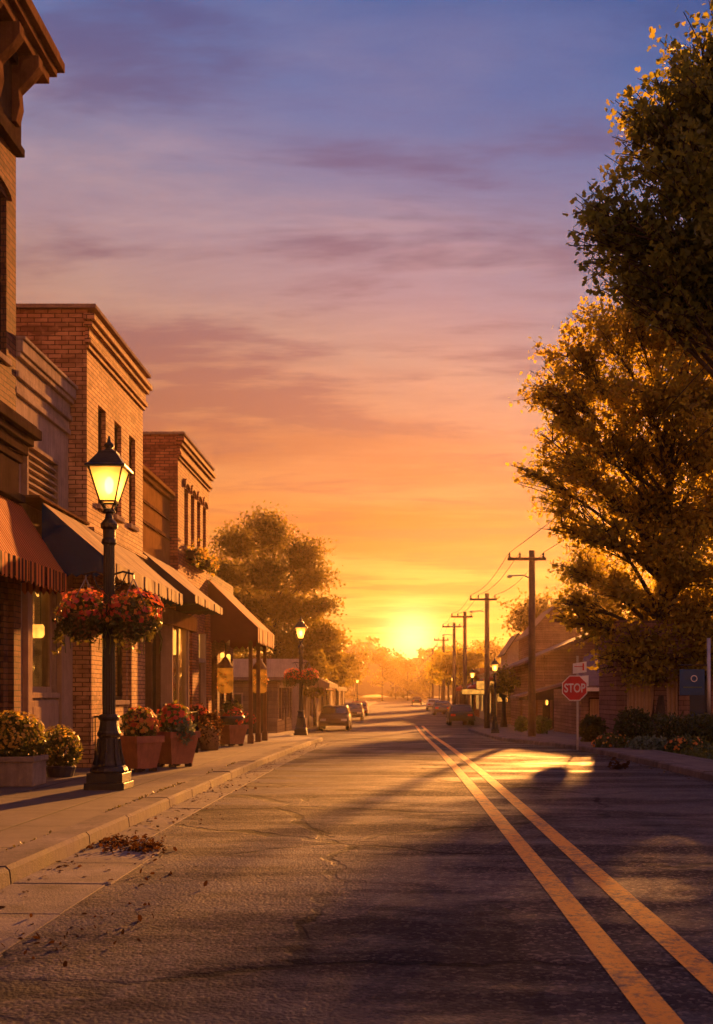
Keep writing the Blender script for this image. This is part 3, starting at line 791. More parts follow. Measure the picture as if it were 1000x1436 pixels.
awning(b1, F1, 10.6, 17.35, 4.52, .78, 3.42, .34, M['aw_orange'], M['aw_valance'], M['aw_orange'], w0=.08, scallop=.19, label='orange striped awning with dark striped valance')
# --- B2 stucco shop with the navy ended awning
F2 = Facade('E', -6.25)
b2 = thing('stucco_shop', 'low stucco shop with louvred vent and tan awning with navy side, between two brick buildings', 'building', (-6.25, 18.7, 0))
ops = [(17.95, 19.45, 1.5, 3.45)]
body(b2, F2, 17.3, 20.2, 7.0, ops, M['stucco'], zb=-.3)
cornice(b2, F2, 17.3, 20.17, 6.35, [(.1, .06), (.16, .03), (.1, .09), (.22, .05), (.08, .12), (.2, .16), (.06, .2)], M['stucco'], ends=False)
mb = MB()
for k in range(7): 
    z = 4.72+k*.12; mb.prism([F2.P(17.75, .02, z), F2.P(17.75, .09, z+.02), F2.P(17.75, .02, z+.10)], (0, 1.55, 0))
F2.box(mb, 17.68, 17.75, 0, .1, 4.66, 5.6); F2.box(mb, 19.3, 19.37, 0, .1, 4.66, 5.6); F2.box(mb, 17.68, 19.37, 0, .1, 5.6, 5.66)
mb.build('louvre_vent', M['stone'], b2)
sw = window(b2, F2, *ops[0], M['cream'], M['glass'], 0, 0, fr=.1, inset=.1, name='shop_window', sill=M['cream'])
room(b2, F2, 17.95, 19.45, 1.5, 3.45, 1.6, M['room_lit'], .4)
for a_, b_ in ((17.72, 17.95), (19.5, 20.15)):
    mb = MB(); F2.box(mb, a_, b_, 0, .1, .1, 4.4); mb.build('pier', M['cream'], b2, bevel=.012)
mb = MB(); F2.box(mb, 17.97, 19.48, 0, .05, .12, 1.36); F2.box(mb, 18.08, 19.38, .05, .065, .3, 1.25); mb.build('stall_riser', M['cream'], b2, bevel=.01)
aw2 = awning(b2, Facade('E', -6.25), 17.62, 23.35, 4.64, 1.5, 3.66, .26, M['aw_tan'], M['aw_tan'], M['aw_navy'], w0=.36, scallop=.28)
mb = MB(); F2.box(mb, 17.35, 20.15, 0, .42, 4.66, 4.70); mb.build('flashing', M['wood_brown'], b2)
pendant((-6.56, 19.55, 2.62), .15, .24, 'glowing drum lamp inside the cream framed window under the orange awning', 3.5)
mb = MB(); mb.tube([(-6.42, 19.0, 3.22), (-6.62, 19.5, 3.34)], .022, 6)
tag(mb.build('strip_light', M['pend'], None), 'thin glowing strip light near the top of the cream framed window', 'lamp')
# --- B3 tall tan brick
F3 = Facade('E', -5.9)
b3 = thing('brick_building', 'tall tan brick building behind the near street lamp, three narrow upper windows', 'building', (-5.9, 22.4, 0))
upw = [(20.95, 21.5, 5.2, 7.15), (22.15, 22.7, 5.2, 7.15), (23.35, 23.9, 5.2, 7.15)]
low = [(21.2, 23.1, 1.35, 3.5)]
body(b3, F3, 20.2, 24.6, 8.75, upw+low, M['brick_tan'], zb=-.4)
for u in upw: window(b3, F3, *u, M['wood_dark'], M['pane_dark'], 0, 1, sill=M['stone'], hood=None)
cornice(b3, F3, 20.2, 24.6, 8.0, [(.09, .05), (.1, .10), (.2, .06), (.1, .13), (.12, .19)], M['brick_tan'])
mb = MB(); mb.box(-13.0, -5.72, 20.14, 24.66, 8.75, 8.83); mb.build('coping', M['stone'], b3, bevel=.01)
mb = MB(); F3.box(mb, 20.25, 24.55, 0, .07, 4.35, 4.55); F3.box(mb, 20.25, 24.55, 0, .12, 4.55, 4.64); mb.build('string_course', M['brick_tan'], b3, bevel=.01)
window(b3, F3, *low[0], M['wood_dark'], M['glass'], 1, 0, fr=.08, name='shop_window', sill=M['stone'])
room(b3, F3, *low[0], 1.4, M['room_lit'])
for a_, b_ in ((20.22, 20.95), (23.25, 24.5)):
    mb = MB(); F3.box(mb, a_, b_, 0, .08, -.2, 4.3); mb.build('pier', M['brick_tan'], b3, bevel=.008)
mb = MB(); mb.box(-5.9, -5.0, 20.4, 22.3, -.2, .34); mb.build('step', M['wood_dark'], b3, bevel=.015)
# --- B4 ochre panelled shop
F4 = Facade('E', -6.1); F4b = Facade('E', -5.72)
b4 = thing('panelled_shop', 'narrow shop with ochre panelled upper front and tan awning between two brick buildings', 'building', (-6.1, 26.5, 0))
body(b4, F4, 24.62, 28.45, 6.8, [(24.9, 28.2, -.7, 3.6)], M['panel'], zb=-.4)
cornice(b4, F4, 24.62, 28.4, 6.62, [(.1, .08), (.1, .16)], M['panel'], ends=False)
mb = MB(); F4.box(mb, 24.7, 28.4, 0, .04, 6.05, 6.11); F4.box(mb, 24.7, 28.4, 0, .05, 5.55, 5.62); mb.build('moulding', M['wood_brown'], b4)
mb = MB(); wall_open(mb, F4b, 24.65, 28.42, -.4, 3.55, [(24.8, 25.52, .95, 3.0), (25.75, 27.6, .7, 3.3), (27.75, 28.3, -.4, 2.6)], .2); mb.build('shop_front', M['wood_brown'], b4)
d = MB(); F4b.box(d, 27.75, 28.3, -.16, -.1, -.1, 2.58); d.build('door', M['wood_dark'], b4)
window(b4, F4b, 24.8, 25.52, .95, 3.0, M['wood_dark'], M['glass'], 0, 0, fr=.05)
F4c = Facade('E', -5.44)
mb = MB(); F4c.box(mb, 25.62, 27.72, -.28, 0, -.3, .72); F4c.box(mb, 25.62, 27.72, -.28, 0, 3.28, 3.45); F4c.box(mb, 25.62, 25.72, -.279, 0, .72, 3.28); F4c.box(mb, 27.62, 27.72, -.279, 0, .72, 3.28); mb.build('bay', M['cream'], b4, bevel=.01)
window(b4, F4c, 25.72, 27.62, .72, 3.28, M['cream'], M['glass'], 1, 0, fr=.07, inset=.08, name='display_window', sill=M['cream'])
room(b4, F4b, 24.8, 28.2, .9, 3.3, 1.15, M['curtain_lit'])
awning(b4, F4, 24.68, 28.5, 4.8, 1.38, 3.78, .2, M['aw_tan'], M['aw_tan'], M['aw_purple'], w0=.15, scallop=.3)
mb = MB(); F4.box(mb, 25.0, 28.5, .55, .72, 3.12, 3.5); F4.box(mb, 25.0, 28.5, .4, .55, 3.3, 3.54); mb.build('fascia', M['wood_brown'], b4, bevel=.012)
pendant((-5.80, 27.50, 2.80), .17, .62, 'bright glowing lamp in the tall curtained display window', 3.35)
pendant((-5.70, 27.62, 3.0), .05, .5, 'slim upright glowing lamp in the curtained display window', 3.35)
mb = MB(); mb.box(-6.05, -5.83, 25.6, 25.9, 1.32, 1.72); tl = thing('table_lamp', 'small square glowing lamp low in the narrow window beside the lit bay', 'lamp', (-5.94, 25.75, .85)); mb.build('lamp_shade', M['pend'], tl)
mb = MB(); mb.lathe([(.09, .85), (.02, .88), (.02, 1.31)], (-5.94, 25.75, 0), 8); mb.build('stand', M['iron'], tl)
# --- B5 red brick
F5 = Facade('E', -5.9)
b5 = thing('brick_building', 'red brick building with four arched upper windows beyond the ochre panelled shop', 'building', (-5.9, 30.8, 0))
upw = [(29.35+i*.92, 29.35+i*.92+.52, 5.55, 7.15) for i in range(4)]
low = [(28.8, 29.8, .8, 3.2), (31.1, 32.4, -.4, 3.3)]
body(b5, F5, 28.5, 33.1, 8.4, upw+low, M['brick_red'], zb=-.5)
for u in upw: window(b5, F5, *u, M['wood_dark'], M['pane_dark'], 0, 1, sill=M['stone'], hood=M['brick_red'])
cornice(b5, F5, 28.5, 33.1, 7.75, [(.08, .05), (.1, .11), (.16, .07), (.1, .14), (.12, .2)], M['brick_red'])
mb = MB(); mb.box(-12.9, -5.72, 28.45, 33.15, 8.4, 8.47); mb.build('coping', M['stone'], b5, bevel=.01)
window(b5, F5, *low[0], M['cream'], M['glass'], 0, 1, name='shop_window')
room(b5, F5, *low[0], 1.2, M['curtain_lit'])
d = MB(); F5.box(d, 31.2, 32.3, -.16, -.1, -.2, 2.4); d.build('door', M['wood_brown'], b5)
d = MB(); F5.box(d, 31.1, 31.2, -.2, .05, -.2, 3.3); F5.box(d, 32.3, 32.4, -.2, .05, -.2, 3.3); F5.box(d, 31.2, 32.3, -.2, .05, 2.42, 2.54); d.build('door_frame', M['cream'], b5)
d = MB(); F5.box(d, 31.22, 32.28, -.14, -.12, 2.56, 3.28); d.build('transom_light', M['litwin'], b5)
for a_, b_ in ((30.0, 30.95), (32.5, 33.05)):
    mb = MB(); F5.box(mb, a_, b_, 0, .1, -.3, 4.2); mb.build('pilaster', M['brick_red'], b5, bevel=.008)
for lab, (ua, ub) in (('flower box spilling blooms under the nearer upper windows of the red brick building', (29.3, 30.8)), ('flower box spilling blooms under the farther upper windows of the red brick building', (31.1, 32.6))):
    t = thing('flower_box', lab, 'flower box', (-5.7, (ua+ub)/2, 5.2))
    mb = MB(); F5.box(mb, ua, ub, .09, .3, 5.2, 5.42); mb.build('box', M['wood_dark'], t)
    P = np.column_stack([RNG.uniform(-5.86, -5.5, 260), RNG.uniform(ua, ub, 260), 5.45+RNG.normal(0, .13, 260)-.1])
    leaf_obj('foliage', P, RNG.uniform(.07, .13, 260), M['leaf_green'], t)
    leaf_obj('blossoms', P[:70]+np.array((.06, 0, .05)), RNG.uniform(.09, .15, 70), M['fl_yellow'], t, PETAL)
# --- B6 one storey cafe with the maroon awning
F6 = Facade('E', -5.9)
b6 = thing('cafe_building', 'one storey cafe with maroon scalloped awning on posts beyond the red brick building', 'building', (-5.9, 35.6, -.2))
ops = [(33.5, 34.7, .7, 2.7), (35.1, 36.0, -.5, 2.5), (36.4, 37.7, .7, 2.7)]
body(b6, F6, 33.12, 38.0, 5.3, ops, M['brick_dark'], zb=-.6)
for i in (0, 2): window(b6, F6, *ops[i], M['wood_brown'], M['glass'], 1, 1, name='shop_window'); room(b6, F6, *ops[i], 1.2, M['curtain_lit'])
d = MB(); F6.box(d, 35.1, 36.0, -.16, -.1, -.3, 2.48); d.build('door', M['wood_brown'], b6)
awning(b6, F6, 32.85, 37.1, 5.02, 1.55, 3.55, .5, M['aw_rust'], M['aw_rust'], M['aw_maroon'], w0=.03, scallop=.3)
for u in (33.4, 35.2, 36.9):
    mb = MB(); F6.box(mb, u-.06, u+.06, 1.2, 1.32, -.3, 3.2); F6.box(mb, u-.09, u+.09, 1.17, 1.35, -.3, .2); mb.build('awning_post', M['wood_brown'], b6)
for lab, x, y in (('small glowing wall sconce between the cafe door and near window', -5.78, 34.95), ('small glowing wall sconce past the cafe door near the far post', -5.78, 36.2)):
    t = thing('wall_sconce', lab, 'lamp', (x, y, 2.35))
    mb = MB(); mb.lathe([(.03, 2.5), (.06, 2.55), (.07, 2.8), (.04, 2.84)], (x, y, 0), 8); mb.build('lamp_glass', M['pend'], t)
    mb = MB(); mb.box(x-.12, x+.02, y-.04, y+.04, 2.4, 2.5); mb.build('bracket', M['iron'], t)
for lab, px, dd in (('orange wicker lantern with added sunlight glow hanging under the near side of the maroon awning', 316, 34.2), ('orange wicker lantern with added sunlight glow hanging at the street corner of the maroon awning', 364, 36.3)):
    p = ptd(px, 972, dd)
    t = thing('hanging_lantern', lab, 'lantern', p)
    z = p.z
    mb = MB(); mb.lathe([(.16, z), (.24, z+.06), (.26, z+.45), (.25, z+.78), (.17, z+.86)], (p.x, p.y, 0), 14); mb.build('basket', M['wicker_sunglow'], t, smooth=True)
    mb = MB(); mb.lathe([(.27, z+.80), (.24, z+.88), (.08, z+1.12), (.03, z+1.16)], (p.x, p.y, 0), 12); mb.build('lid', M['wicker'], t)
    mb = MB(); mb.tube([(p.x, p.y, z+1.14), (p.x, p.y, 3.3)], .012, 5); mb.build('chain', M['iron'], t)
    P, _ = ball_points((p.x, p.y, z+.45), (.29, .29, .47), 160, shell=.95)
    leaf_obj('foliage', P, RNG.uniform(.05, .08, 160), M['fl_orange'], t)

FS = lambda y: Facade('S', y)
# --- farther shops, both sides
def shop(side, xf, u0, u1, zt, label, wall, awn=None, aw2_=None, depth=7, name='shop_building', lit=False, gable=None, paneM=None, zoff=0):
    F = Facade(side, xf); g0 = gz((u0+u1)/2)
    r = thing(name, label, 'building', F.P((u0+u1)/2, 0, g0))
    L = u1-u0; z0 = g0+SW
    ops = [(u0+L*.07, u0+L*.40, z0+.6, z0+2.4), (u0+L*.46, u0+L*.58, z0-.8, z0+2.2), (u0+L*.64, u0+L*.93, z0+.6, z0+2.4)]
    body(r, F, u0, u1, g0+zt, ops, M[wall], depth, zb=g0-.7)
    for i in (0, 2):
        window(r, F, *ops[i], M['cream'], M['litwin'] if lit else M['pane_dark'], 1, 0, name='shop_window')
    d = MB(); F.box(d, ops[1][0], ops[1][1], -.15, -.09, z0-.3, z0+2.18); d.build('door', M['wood_dark'], r)
    cornice(r, F, u0, u1, g0+zt-.3, [(.12, .1), (.14, .18)], M['stone'], ends=False)
    if awn: awning(r, F, u0+.1, u1-.1, z0+3.3, 1.5, z0+2.55, .25, M[awn], M[aw2_ or awn], M[awn], w0=.02, scallop=.35)
    return r
lp = shop('E', -5.7, 50, 57, 2.6, 'low pale shop with dark doorway behind the leafy tree trunk on the left', 'planks_pale')
g_50 = gz(50)
mb = MB(); mb.box(-12.9, -5.3, 49.6, 57.4, g_50+2.6, g_50+2.74); mb.build('roof_slab', M['shingle'], lp)
for a_, b_ in ((-8.2, -7.3), (-10.4, -9.2)): window(lp, FS(49.93), a_, b_, g_50+.9, g_50+2.0, M['cream'], M['pane_dark'], 1, 0, inset=0)
mb = MB(); mb.box(-6.95, -6.15, 49.93, 49.99, g_50, g_50+2.05); mb.build('side_door', M['wood_dark'], lp)
shop('E', -5.3, 58, 66, 4.0, 'pale shop with tan awning past the second left street lamp', 'siding_pale', 'aw_tan')
shop('E', -6.3, 68, 80, 4.6, 'brown brick shop with rust awning behind the brown parked car', 'brick_red', 'aw_rust')
shop('E', -6.3, 82, 98, 5.0, 'hazy cream shop near the far left parked cars', 'siding_pale', 'aw_tan')
shop('E', -6.4, 100, 124, 5.4, 'farthest hazy brick shop on the left of the street', 'brick_dark')

# ================================================================== RIGHT BUILDINGS
def house(label, x0, x1, y0, y1, ze, zr, wall, roofm, name='gabled_house', over=.35, xr=None):
    """gable wall facing the camera, ridge running away from it"""
    g0 = gz((y0+y1)/2); r = thing(name, label, 'house', ((x0+x1)/2, (y0+y1)/2, g0)); xr = xr if xr is not None else (x0+x1)/2
    mb = MB(); mb.prism([(x0, y0, g0-.7), (x1, y0, g0-.7), (x1, y0, ze), (xr, y0, zr), (x0, y0, ze)], (0, y1-y0, 0))
    mb.build('wall', M[wall], r)
    mr = MB(); th = .12
    for xa in (x0, x1):
        sl = (zr-ze)/(xr-xa); xo = xa-over if xa < xr else xa+over; zo = zr-sl*(xr-xo)
        mr.prism([(xo, y0-over, zo+.02), (xr, y0-over, zr+.02), (xr, y0-over, zr+th+.02), (xo, y0-over, zo+th+.02)], (0, y1-y0+2*over, 0))
    mr.build('roof', M[roofm], r)
    return r
FS = lambda y: Facade('S', y)
# R1 brown house with lean-to porch behind the stop sign
r1 = house('brown timber house with lean-to porch and sloping roof behind the stop sign', 7.3, 15.0, 60, 70, 3.35, 5.0, 'planks', 'shingle', over=.7, xr=11.2)
for a, b in ((7.75, 8.15), (8.35, 8.7)): 
    f = window(r1, FS(60.17), a, b, 1.95, 2.75, M['cream'], M['litwin'], 0, 1, fr=.07, inset=.05)
mb = MB(); mb.prism([(6.2, 56.8, 1.28), (9.3, 56.8, 2.12), (9.3, 56.8, 2.24), (6.2, 56.8, 1.40)], (0, 3.18, 0)); mb.build('porch_roof', M['shingle'], r1)
mb = MB(); mb.prism([(6.4, 56.9, 1.2), (6.4, 56.9, 1.32), (9.2, 56.9, 2.08), (9.2, 56.9, 1.2)], (0, .1, 0)); mb.build('porch_beam', M['wood_dark'], r1)
for x in (6.5, 7.3, 8.1, 9.0):
    mb = MB(); mb.box(x-.06, x+.06, 56.92, 57.04, -.6, 1.25); mb.build('porch_post', M['wood_brown'], r1)
mb = MB(); mb.box(8.05, 8.75, 59.95, 60.03, -.45, 1.5); mb.build('door', M['wood_dark'], r1)
mb = MB(); mb.box(8.7, 9.55, 56.75, 57.0, -.6, 1.19); mb.build('porch_wall', M['planks_pale'], r1)
for lab, x in (('left of two small glowing porch lamps on the brown timber house', 7.95), ('right of two small glowing porch lamps on the brown timber house', 8.5)):
    t = thing('porch_lamp', lab, 'lamp', (x, 57.6, 1.0))
    mb = MB(); mb.lathe([(.03, .92), (.07, .98), (.07, 1.14), (.03, 1.2)], (x, 57.6, 0), 8); mb.build('lamp_glass', M['pend'], t)
    mb = MB(); mb.tube([(x, 57.6, 1.2), (x, 57.6, 1.72)], .012, 5); mb.build('chain', M['iron'], t)
# houses behind
house('taller brown house with steep roof rising behind the timber house', 9.6, 13.2, 78, 86, 6.0, 7.9, 'planks', 'shingle', over=.3)
house('small white gabled house peeping between utility pole and trees', 9.3, 11.2, 92, 98, 5.3, 6.7, 'siding_pale', 'roofing', over=.3)
# R2 low flat shop right of the stop sign
r2 = thing('corner_shop', 'low dark shop with white fascia just right of the stop sign', 'building', (10.6, 50, gz(50)))
F = FS(46.0); ops = [(8.15, 8.75, -.0, 1.35), (9.4, 10.4, -.0, 1.35)]
body(r2, F, 7.8, 13.5, 1.75, ops, M['planks'], 8, zb=-1.1)
window(r2, F, *ops[0], M['wood_dark'], M['curtain'], 0, 0); window(r2, F, *ops[1], M['wood_dark'], M['pane_dark'], 1, 0)
mb = MB(); mb.box(7.5, 13.8, 45.55, 46.3, 1.62, 1.78); mb.build('fascia', M['white'], r2)
mb = MB(); mb.prism([(7.5, 45.6, 1.79), (13.8, 45.6, 1.79), (12.4, 49.5, 3.3), (8.6, 49.5, 3.3)], (0, .01, .08)); mb.build('hip_roof', M['shingle'], r2)
# R3 shop with cream panels and blue door
r3 = thing('panelled_shop', 'shop with lit cream panels and blue door behind the hedge at right', 'building', (11, 37, gz(37)))
F = FS(35.0)
ops = [(7.45, 8.35, .5, 2.3), (8.75, 9.15, .5, 2.3), (9.5, 10.1, -.7, 2.35), (10.4, 11.2, .5, 2.3), (11.6, 12.4, .5, 2.3)]
body(r3, F, 7.1, 14, 3.9, ops, M['planks'], 3.0, zb=-.9)
for i in (0, 1, 3, 4): window(r3, F, *ops[i], M['cream'], M['curtain'], 2 if i == 0 else 1, 0, fr=.08)
d = MB(); F.box(d, 9.5, 10.1, -.16, -.1, -.5, 2.33); d.build('door', M['blue_door'], r3)
mb = MB(); F.box(mb, 7.0, 14.1, .0, .5, 2.65, 2.8); mb.build('canopy', M['wood_dark'], r3)
# row of far shops on the right
shop('W', 6.6, 72, 80, 3.6, 'shop with red awning and lit sign past the right street lamp', 'planks_pale', 'aw_red', lit=True)
shop('W', 6.9, 81, 92, 3.9, 'shop with striped awning behind the dark parked car', 'siding_pale', 'aw_stripe', lit=True)
shop('W', 7.0, 93, 108, 4.4, 'hazy brick shop beyond the striped awning', 'brick_red', 'aw_rust', lit=True)
shop('W', 7.0, 110, 135, 4.8, 'farthest hazy shop on the right of the street', 'siding')
for lab, px, py, dd, hw, hh in (('long glowing shop sign above the red awning', 664, 970, 72, .75, .16), ('upper glowing sign panel over the red awning shop', 681, 961, 71, .6, .28), ('square orange glowing sign beside the right street lamp', 705, 977, 66, .32, .3)):
    p = ptd(px, py, dd); t = thing('shop_sign', lab, 'sign', p)
    mb = MB(); mb.box(p.x-hw, p.x+hw, p.y-.05, p.y, p.z-hh, p.z+hh); mb.build('sign_face', M['litsign'], t)
    mb = MB(); mb.box(p.x-hw-.05, p.x+hw+.05, p.y+.002, p.y+.08, p.z-hh-.05, p.z+hh+.05); mb.tube([(p.x, p.y+.05, p.z+hh), (p.x+.8, p.y+.5, p.z+hh+.05)], .03, 5); mb.build('sign_box', M['wood_dark'], t)

# ================================================================== STREET LAMPS
def lamp_proto(loc, label):
    x, y, z = loc; t = thing('street_lamp', label, 'street lamp', loc, 'victorian street lamps')
    mb = MB()
    mb.box(x-.285, x+.285, y-.285, y+.285, z, z+.10); mb.box(x-.255, x+.255, y-.255, y+.255, z+.10, z+.235)
    mb.lathe([(.255, .23), (.27, .26), (.25, .31), (.215, .34), (.19, .40), (.165, .52), (.150, .66), (.145, .74), (.165, .76), (.17, .80), (.15, .83), (.135, .9), (.125, .98), (.15, 1.0), (.15, 1.04), (.12, 1.07)], loc, 16)
    for k in range(8):   # raised ribs round the bell
        a = 2*math.pi*k/8; c, s_ = math.cos(a), math.sin(a)
        mb.tube([(x+c*.215, y+s_*.215, z+.34), (x+c*.172, y+s_*.172, z+.52), (x+c*.152, y+s_*.152, z+.72)], [.028, .022, .018], 5)
    mb.build('base', M['iron'], t, bevel=.008)
    mb = MB(); n = 16; prof = [(1.06, .092), (2.2, .086), (3.55, .078)]
    rings = []
    for zz, r in prof:
        rings.append(len(mb.v))
        for k in range(n*2):
            a = math.pi*k/n; rr = r*(1 if k % 2 == 0 else .90); mb.v.append(Vector((x+rr*math.cos(a), y+rr*math.sin(a), z+zz)))
    for a, b in zip(rings, rings[1:]):
        for k in range(2*n): mb.f.append([a+k, a+(k+1) % (2*n), b+(k+1) % (2*n), b+k])
    mb.build('shaft', M['iron'], t)
    mb = MB(); mb.lathe([(.085, 3.5), (.11, 3.53), (.105, 3.57), (.085, 3.6), (.088, 3.72), (.118, 3.75), (.122, 3.8), (.10, 3.83), (.06, 3.88), (.05, 3.95), (.09, 3.97), (.085, 4.01), (.05, 4.03)], loc, 14); mb.build('capital', M['iron'], t, smooth=False)
    # four sided lantern, turned a little
    rot = R(47); zb, zt, rb, rt = 4.12, 4.60, .155, .335
    cn_ = lambda r, zz, k: Vector((x+r*math.cos(rot+k*math.pi/2), y+r*math.sin(rot+k*math.pi/2), z+zz))
    mb = MB()
    for k in range(4):
        mb.tube([cn_(rb, zb, k), cn_(rt, zt, k)], .013, 5)
        mb.tube([cn_(rb, zb, k), cn_(rb, zb, k+1)], .016, 5); mb.tube([cn_(rt, zt, k), cn_(rt, zt, k+1)], .018, 5)
        mb.tube([cn_(rb, zb, k), cn_(.05, 3.98, k)], .014, 5)
    mb.build('lantern_frame', M['iron'], t)
    for k in range(4):
        mb = MB(); mb.quad(cn_(rb*.96, zb+.01, k), cn_(rb*.96, zb+.01, k+1), cn_(rt*.96, zt-.01, k+1), cn_(rt*.96, zt-.01, k)); mb.build('lantern_glass', M['lampglass'], t)
    mb = MB(); mb.lathe([(.02, 4.24), (.05, 4.28), (.068, 4.37), (.055, 4.44), (.02, 4.48)], loc, 10); mb.build('lamp_bulb', M['bulb'], t, smooth=True)
    mb = MB(); mb.lathe([(.40, 4.585), (.40, 4.615), (.345, 4.64), (.25, 4.74), (.19, 4.80), (.175, 4.835), (.10, 4.85)], loc, 4, rot); mb.build('lantern_cap', M['iron'], t)
    mb = MB(); mb.lathe([(.09, 4.845), (.07, 4.87), (.045, 4.89), (.075, 4.92), (.07, 4.95), (.03, 4.98), (.012, 5.07)], loc, 10); mb.build('finial', M['iron'], t, smooth=True)
    for s_ in (-1, 1):
        mb = MB(); mb.tube([(x+s_*.07, y, z+3.08), (x+s_*.2, y, z+3.12), (x+s_*.36, y, z+3.08)], .016, 6)
        mb.tube([(x+s_*.08, y, z+2.85), (x+s_*.16, y, z+2.9), (x+s_*.25, y, z+3.1)], .011, 5); mb.build('basket_arm', M['iron'], t)
    return t
L1 = at(153, 1106, SW)
lamp = lamp_proto(tuple(L1), 'nearest black iron street lamp with lit lantern, standing by the terracotta planters')
def basket_proto(loc, label):
    x, y, z = loc    # z = arm height
    t = thing('hanging_basket', label, 'flower basket', loc, 'flower baskets hanging from the street lamps')
    mb = MB(); mb.lathe([(.06, -.92), (.19, -.84), (.27, -.70), (.30, -.58), (.31, -.56)], loc, 14); mb.build('basket', M['wicker'], t, smooth=True)
    mb = MB()
    for k in range(4):
        a = math.pi/4 + k*math.pi/2; mb.tube([(x+.29*math.cos(a), y+.29*math.sin(a), z-.57), (x, y, z-.03)], .006, 4)
    mb.tube([(x, y, z-.05), (x, y, z+.01)], .012, 5); mb.build('chain', M['metal'], t)
    P, d = ball_points((x, y, z-.60), (.43, .42, .37), 1700, lumps=6, shell=.45)
    a_ = RNG.uniform(0, 6.28, 420); a_ = a_ + .5*np.sin(3*a_); dr = RNG.beta(1.2, 2.2, 420)*.62*(.55+.45*np.sin(2*a_+1)); rr_ = .33+.10*RNG.random(420)
    P = np.vstack([P, np.column_stack([x+rr_*np.cos(a_), y+rr_*np.sin(a_), z-.62-dr])]); leaf_obj('foliage', P, RNG.uniform(.045, .09, len(P)), M['leaf_bush'], t, LEAF_OVAL)
    k = 0
    for mt, nn in (('fl_pink', 80), ('fl_red', 80), ('fl_orange', 75)):
        P, d = ball_points((x, y, z-.55), (.46, .45, .39), nn*2, shell=.9)
        sel_ = P[(d[:, 2] > -.35)][:nn]; dd_ = d[(d[:, 2] > -.35)][:nn]
        b_ = leaf_obj('blossoms', sel_, RNG.uniform(.055, .095, len(sel_)), M[mt], t, PETAL, up=dd_, upw=.7)
    mb = MB()
    for q in range(10):
        a = RNG.uniform(0, 6.28); r0 = .34
        mb.tube([(x+r0*math.cos(a), y+r0*math.sin(a), z-.7), (x+(r0+.07)*math.cos(a), y+(r0+.07)*math.sin(a), z-.92), (x+(r0+.05)*math.cos(a), y+(r0+.05)*math.sin(a), z-RNG.uniform(1.0, 1.15))], .006, 4)
    mb.build('trailing_vine', M['leaf_green'], t)
    return t
bk = basket_proto((L1.x-.33, L1.y-.02, L1.z+3.06), 'flower basket with red and pink blooms hanging left of the nearest street lamp')
dup(bk, (L1.x+.35, L1.y, L1.z+3.06), 1.9, 'flower basket with red and pink blooms hanging right of the nearest street lamp')
for px, py, sc, lab, bask in ((422, 1031, 1.0, 'street lamp on the left pavement in front of the leafy tree', True),
                    (694, 1028, .70, 'street lamp on the right pavement left of the utility pole', False)):
    p = at(px, py, SW); dup(lamp, p, 0, lab, scale=sc)
    if bask:
        for s_, sd in ((-1, 'left'), (1, 'right')): dup(bk, (p.x+s_*.35*sc, p.y, p.z+3.06*sc), s_*1.1+.5, 'flower basket hanging %s of the lamp before the leafy tree' % sd, scale=sc)
for i, (y, x, lab) in enumerate(((66, -4.75, 'street lamp behind the brown parked car on the left'), (92, -5.3, 'small hazy street lamp near the far left parked cars'),
                    (82, 5.6, 'hazy street lamp beside the red awning shop'), (112, 5.6, 'faint street lamp beyond the striped awning on the right'), (150, 5.6, 'farthest faint street lamp on the right'),
                    (135, -5.3, 'farthest faint street lamp on the left'))):
    dup(lamp, (x, y, gz(y)+SW), 0, lab, scale=.8)
p = ptd(848, 884, 40); dup(lamp, (p.x, 40, p.z-4.36), 0, 'lit street lamp glowing through the golden tree on the right')

# ================================================================== PLANTERS, SHRUBS, RAILING
def shrub(name, label, c, rv, n, ls, leaf, blooms=(), group=None, cat='shrub', par=None, stem=True, tm=LEAF_OVAL, shell=.55):
    t = par or thing(name, label, cat, (c[0], c[1], c[2]-rv[2]), group)
    P, d = ball_points(c, rv, n, shell=shell)
    leaf_obj('foliage', P, ls*RNG.uniform(.7, 1.3, n), M[leaf], t, tm, up=(0, 0, 1), upw=.2)
    for mt, nn, fs in blooms:
        P, d = ball_points(c, (rv[0]*1.04, rv[1]*1.04, rv[2]*1.06), nn*2, shell=.93)
        k = d[:, 2] > -.3
        leaf_obj('blossoms', P[k][:nn], fs*RNG.uniform(.7, 1.3, len(P[k][:nn])), M[mt], t, PETAL, up=d[k][:nn], upw=.75)
    if stem:
        mb = MB()
        for q in range(7):
            a = RNG.uniform(0, 6.28); mb.tube([(c[0], c[1], c[2]-rv[2]-.03), (c[0]+.3*rv[0]*math.cos(a), c[1]+.3*rv[1]*math.sin(a), c[2]-.3*rv[2]), (c[0]+.7*rv[0]*math.cos(a), c[1]+.7*rv[1]*math.sin(a), c[2]+.3*rv[2])], [.02, .014, .006], 5)
        mb.build('stem', M['bark'], t)
    return t
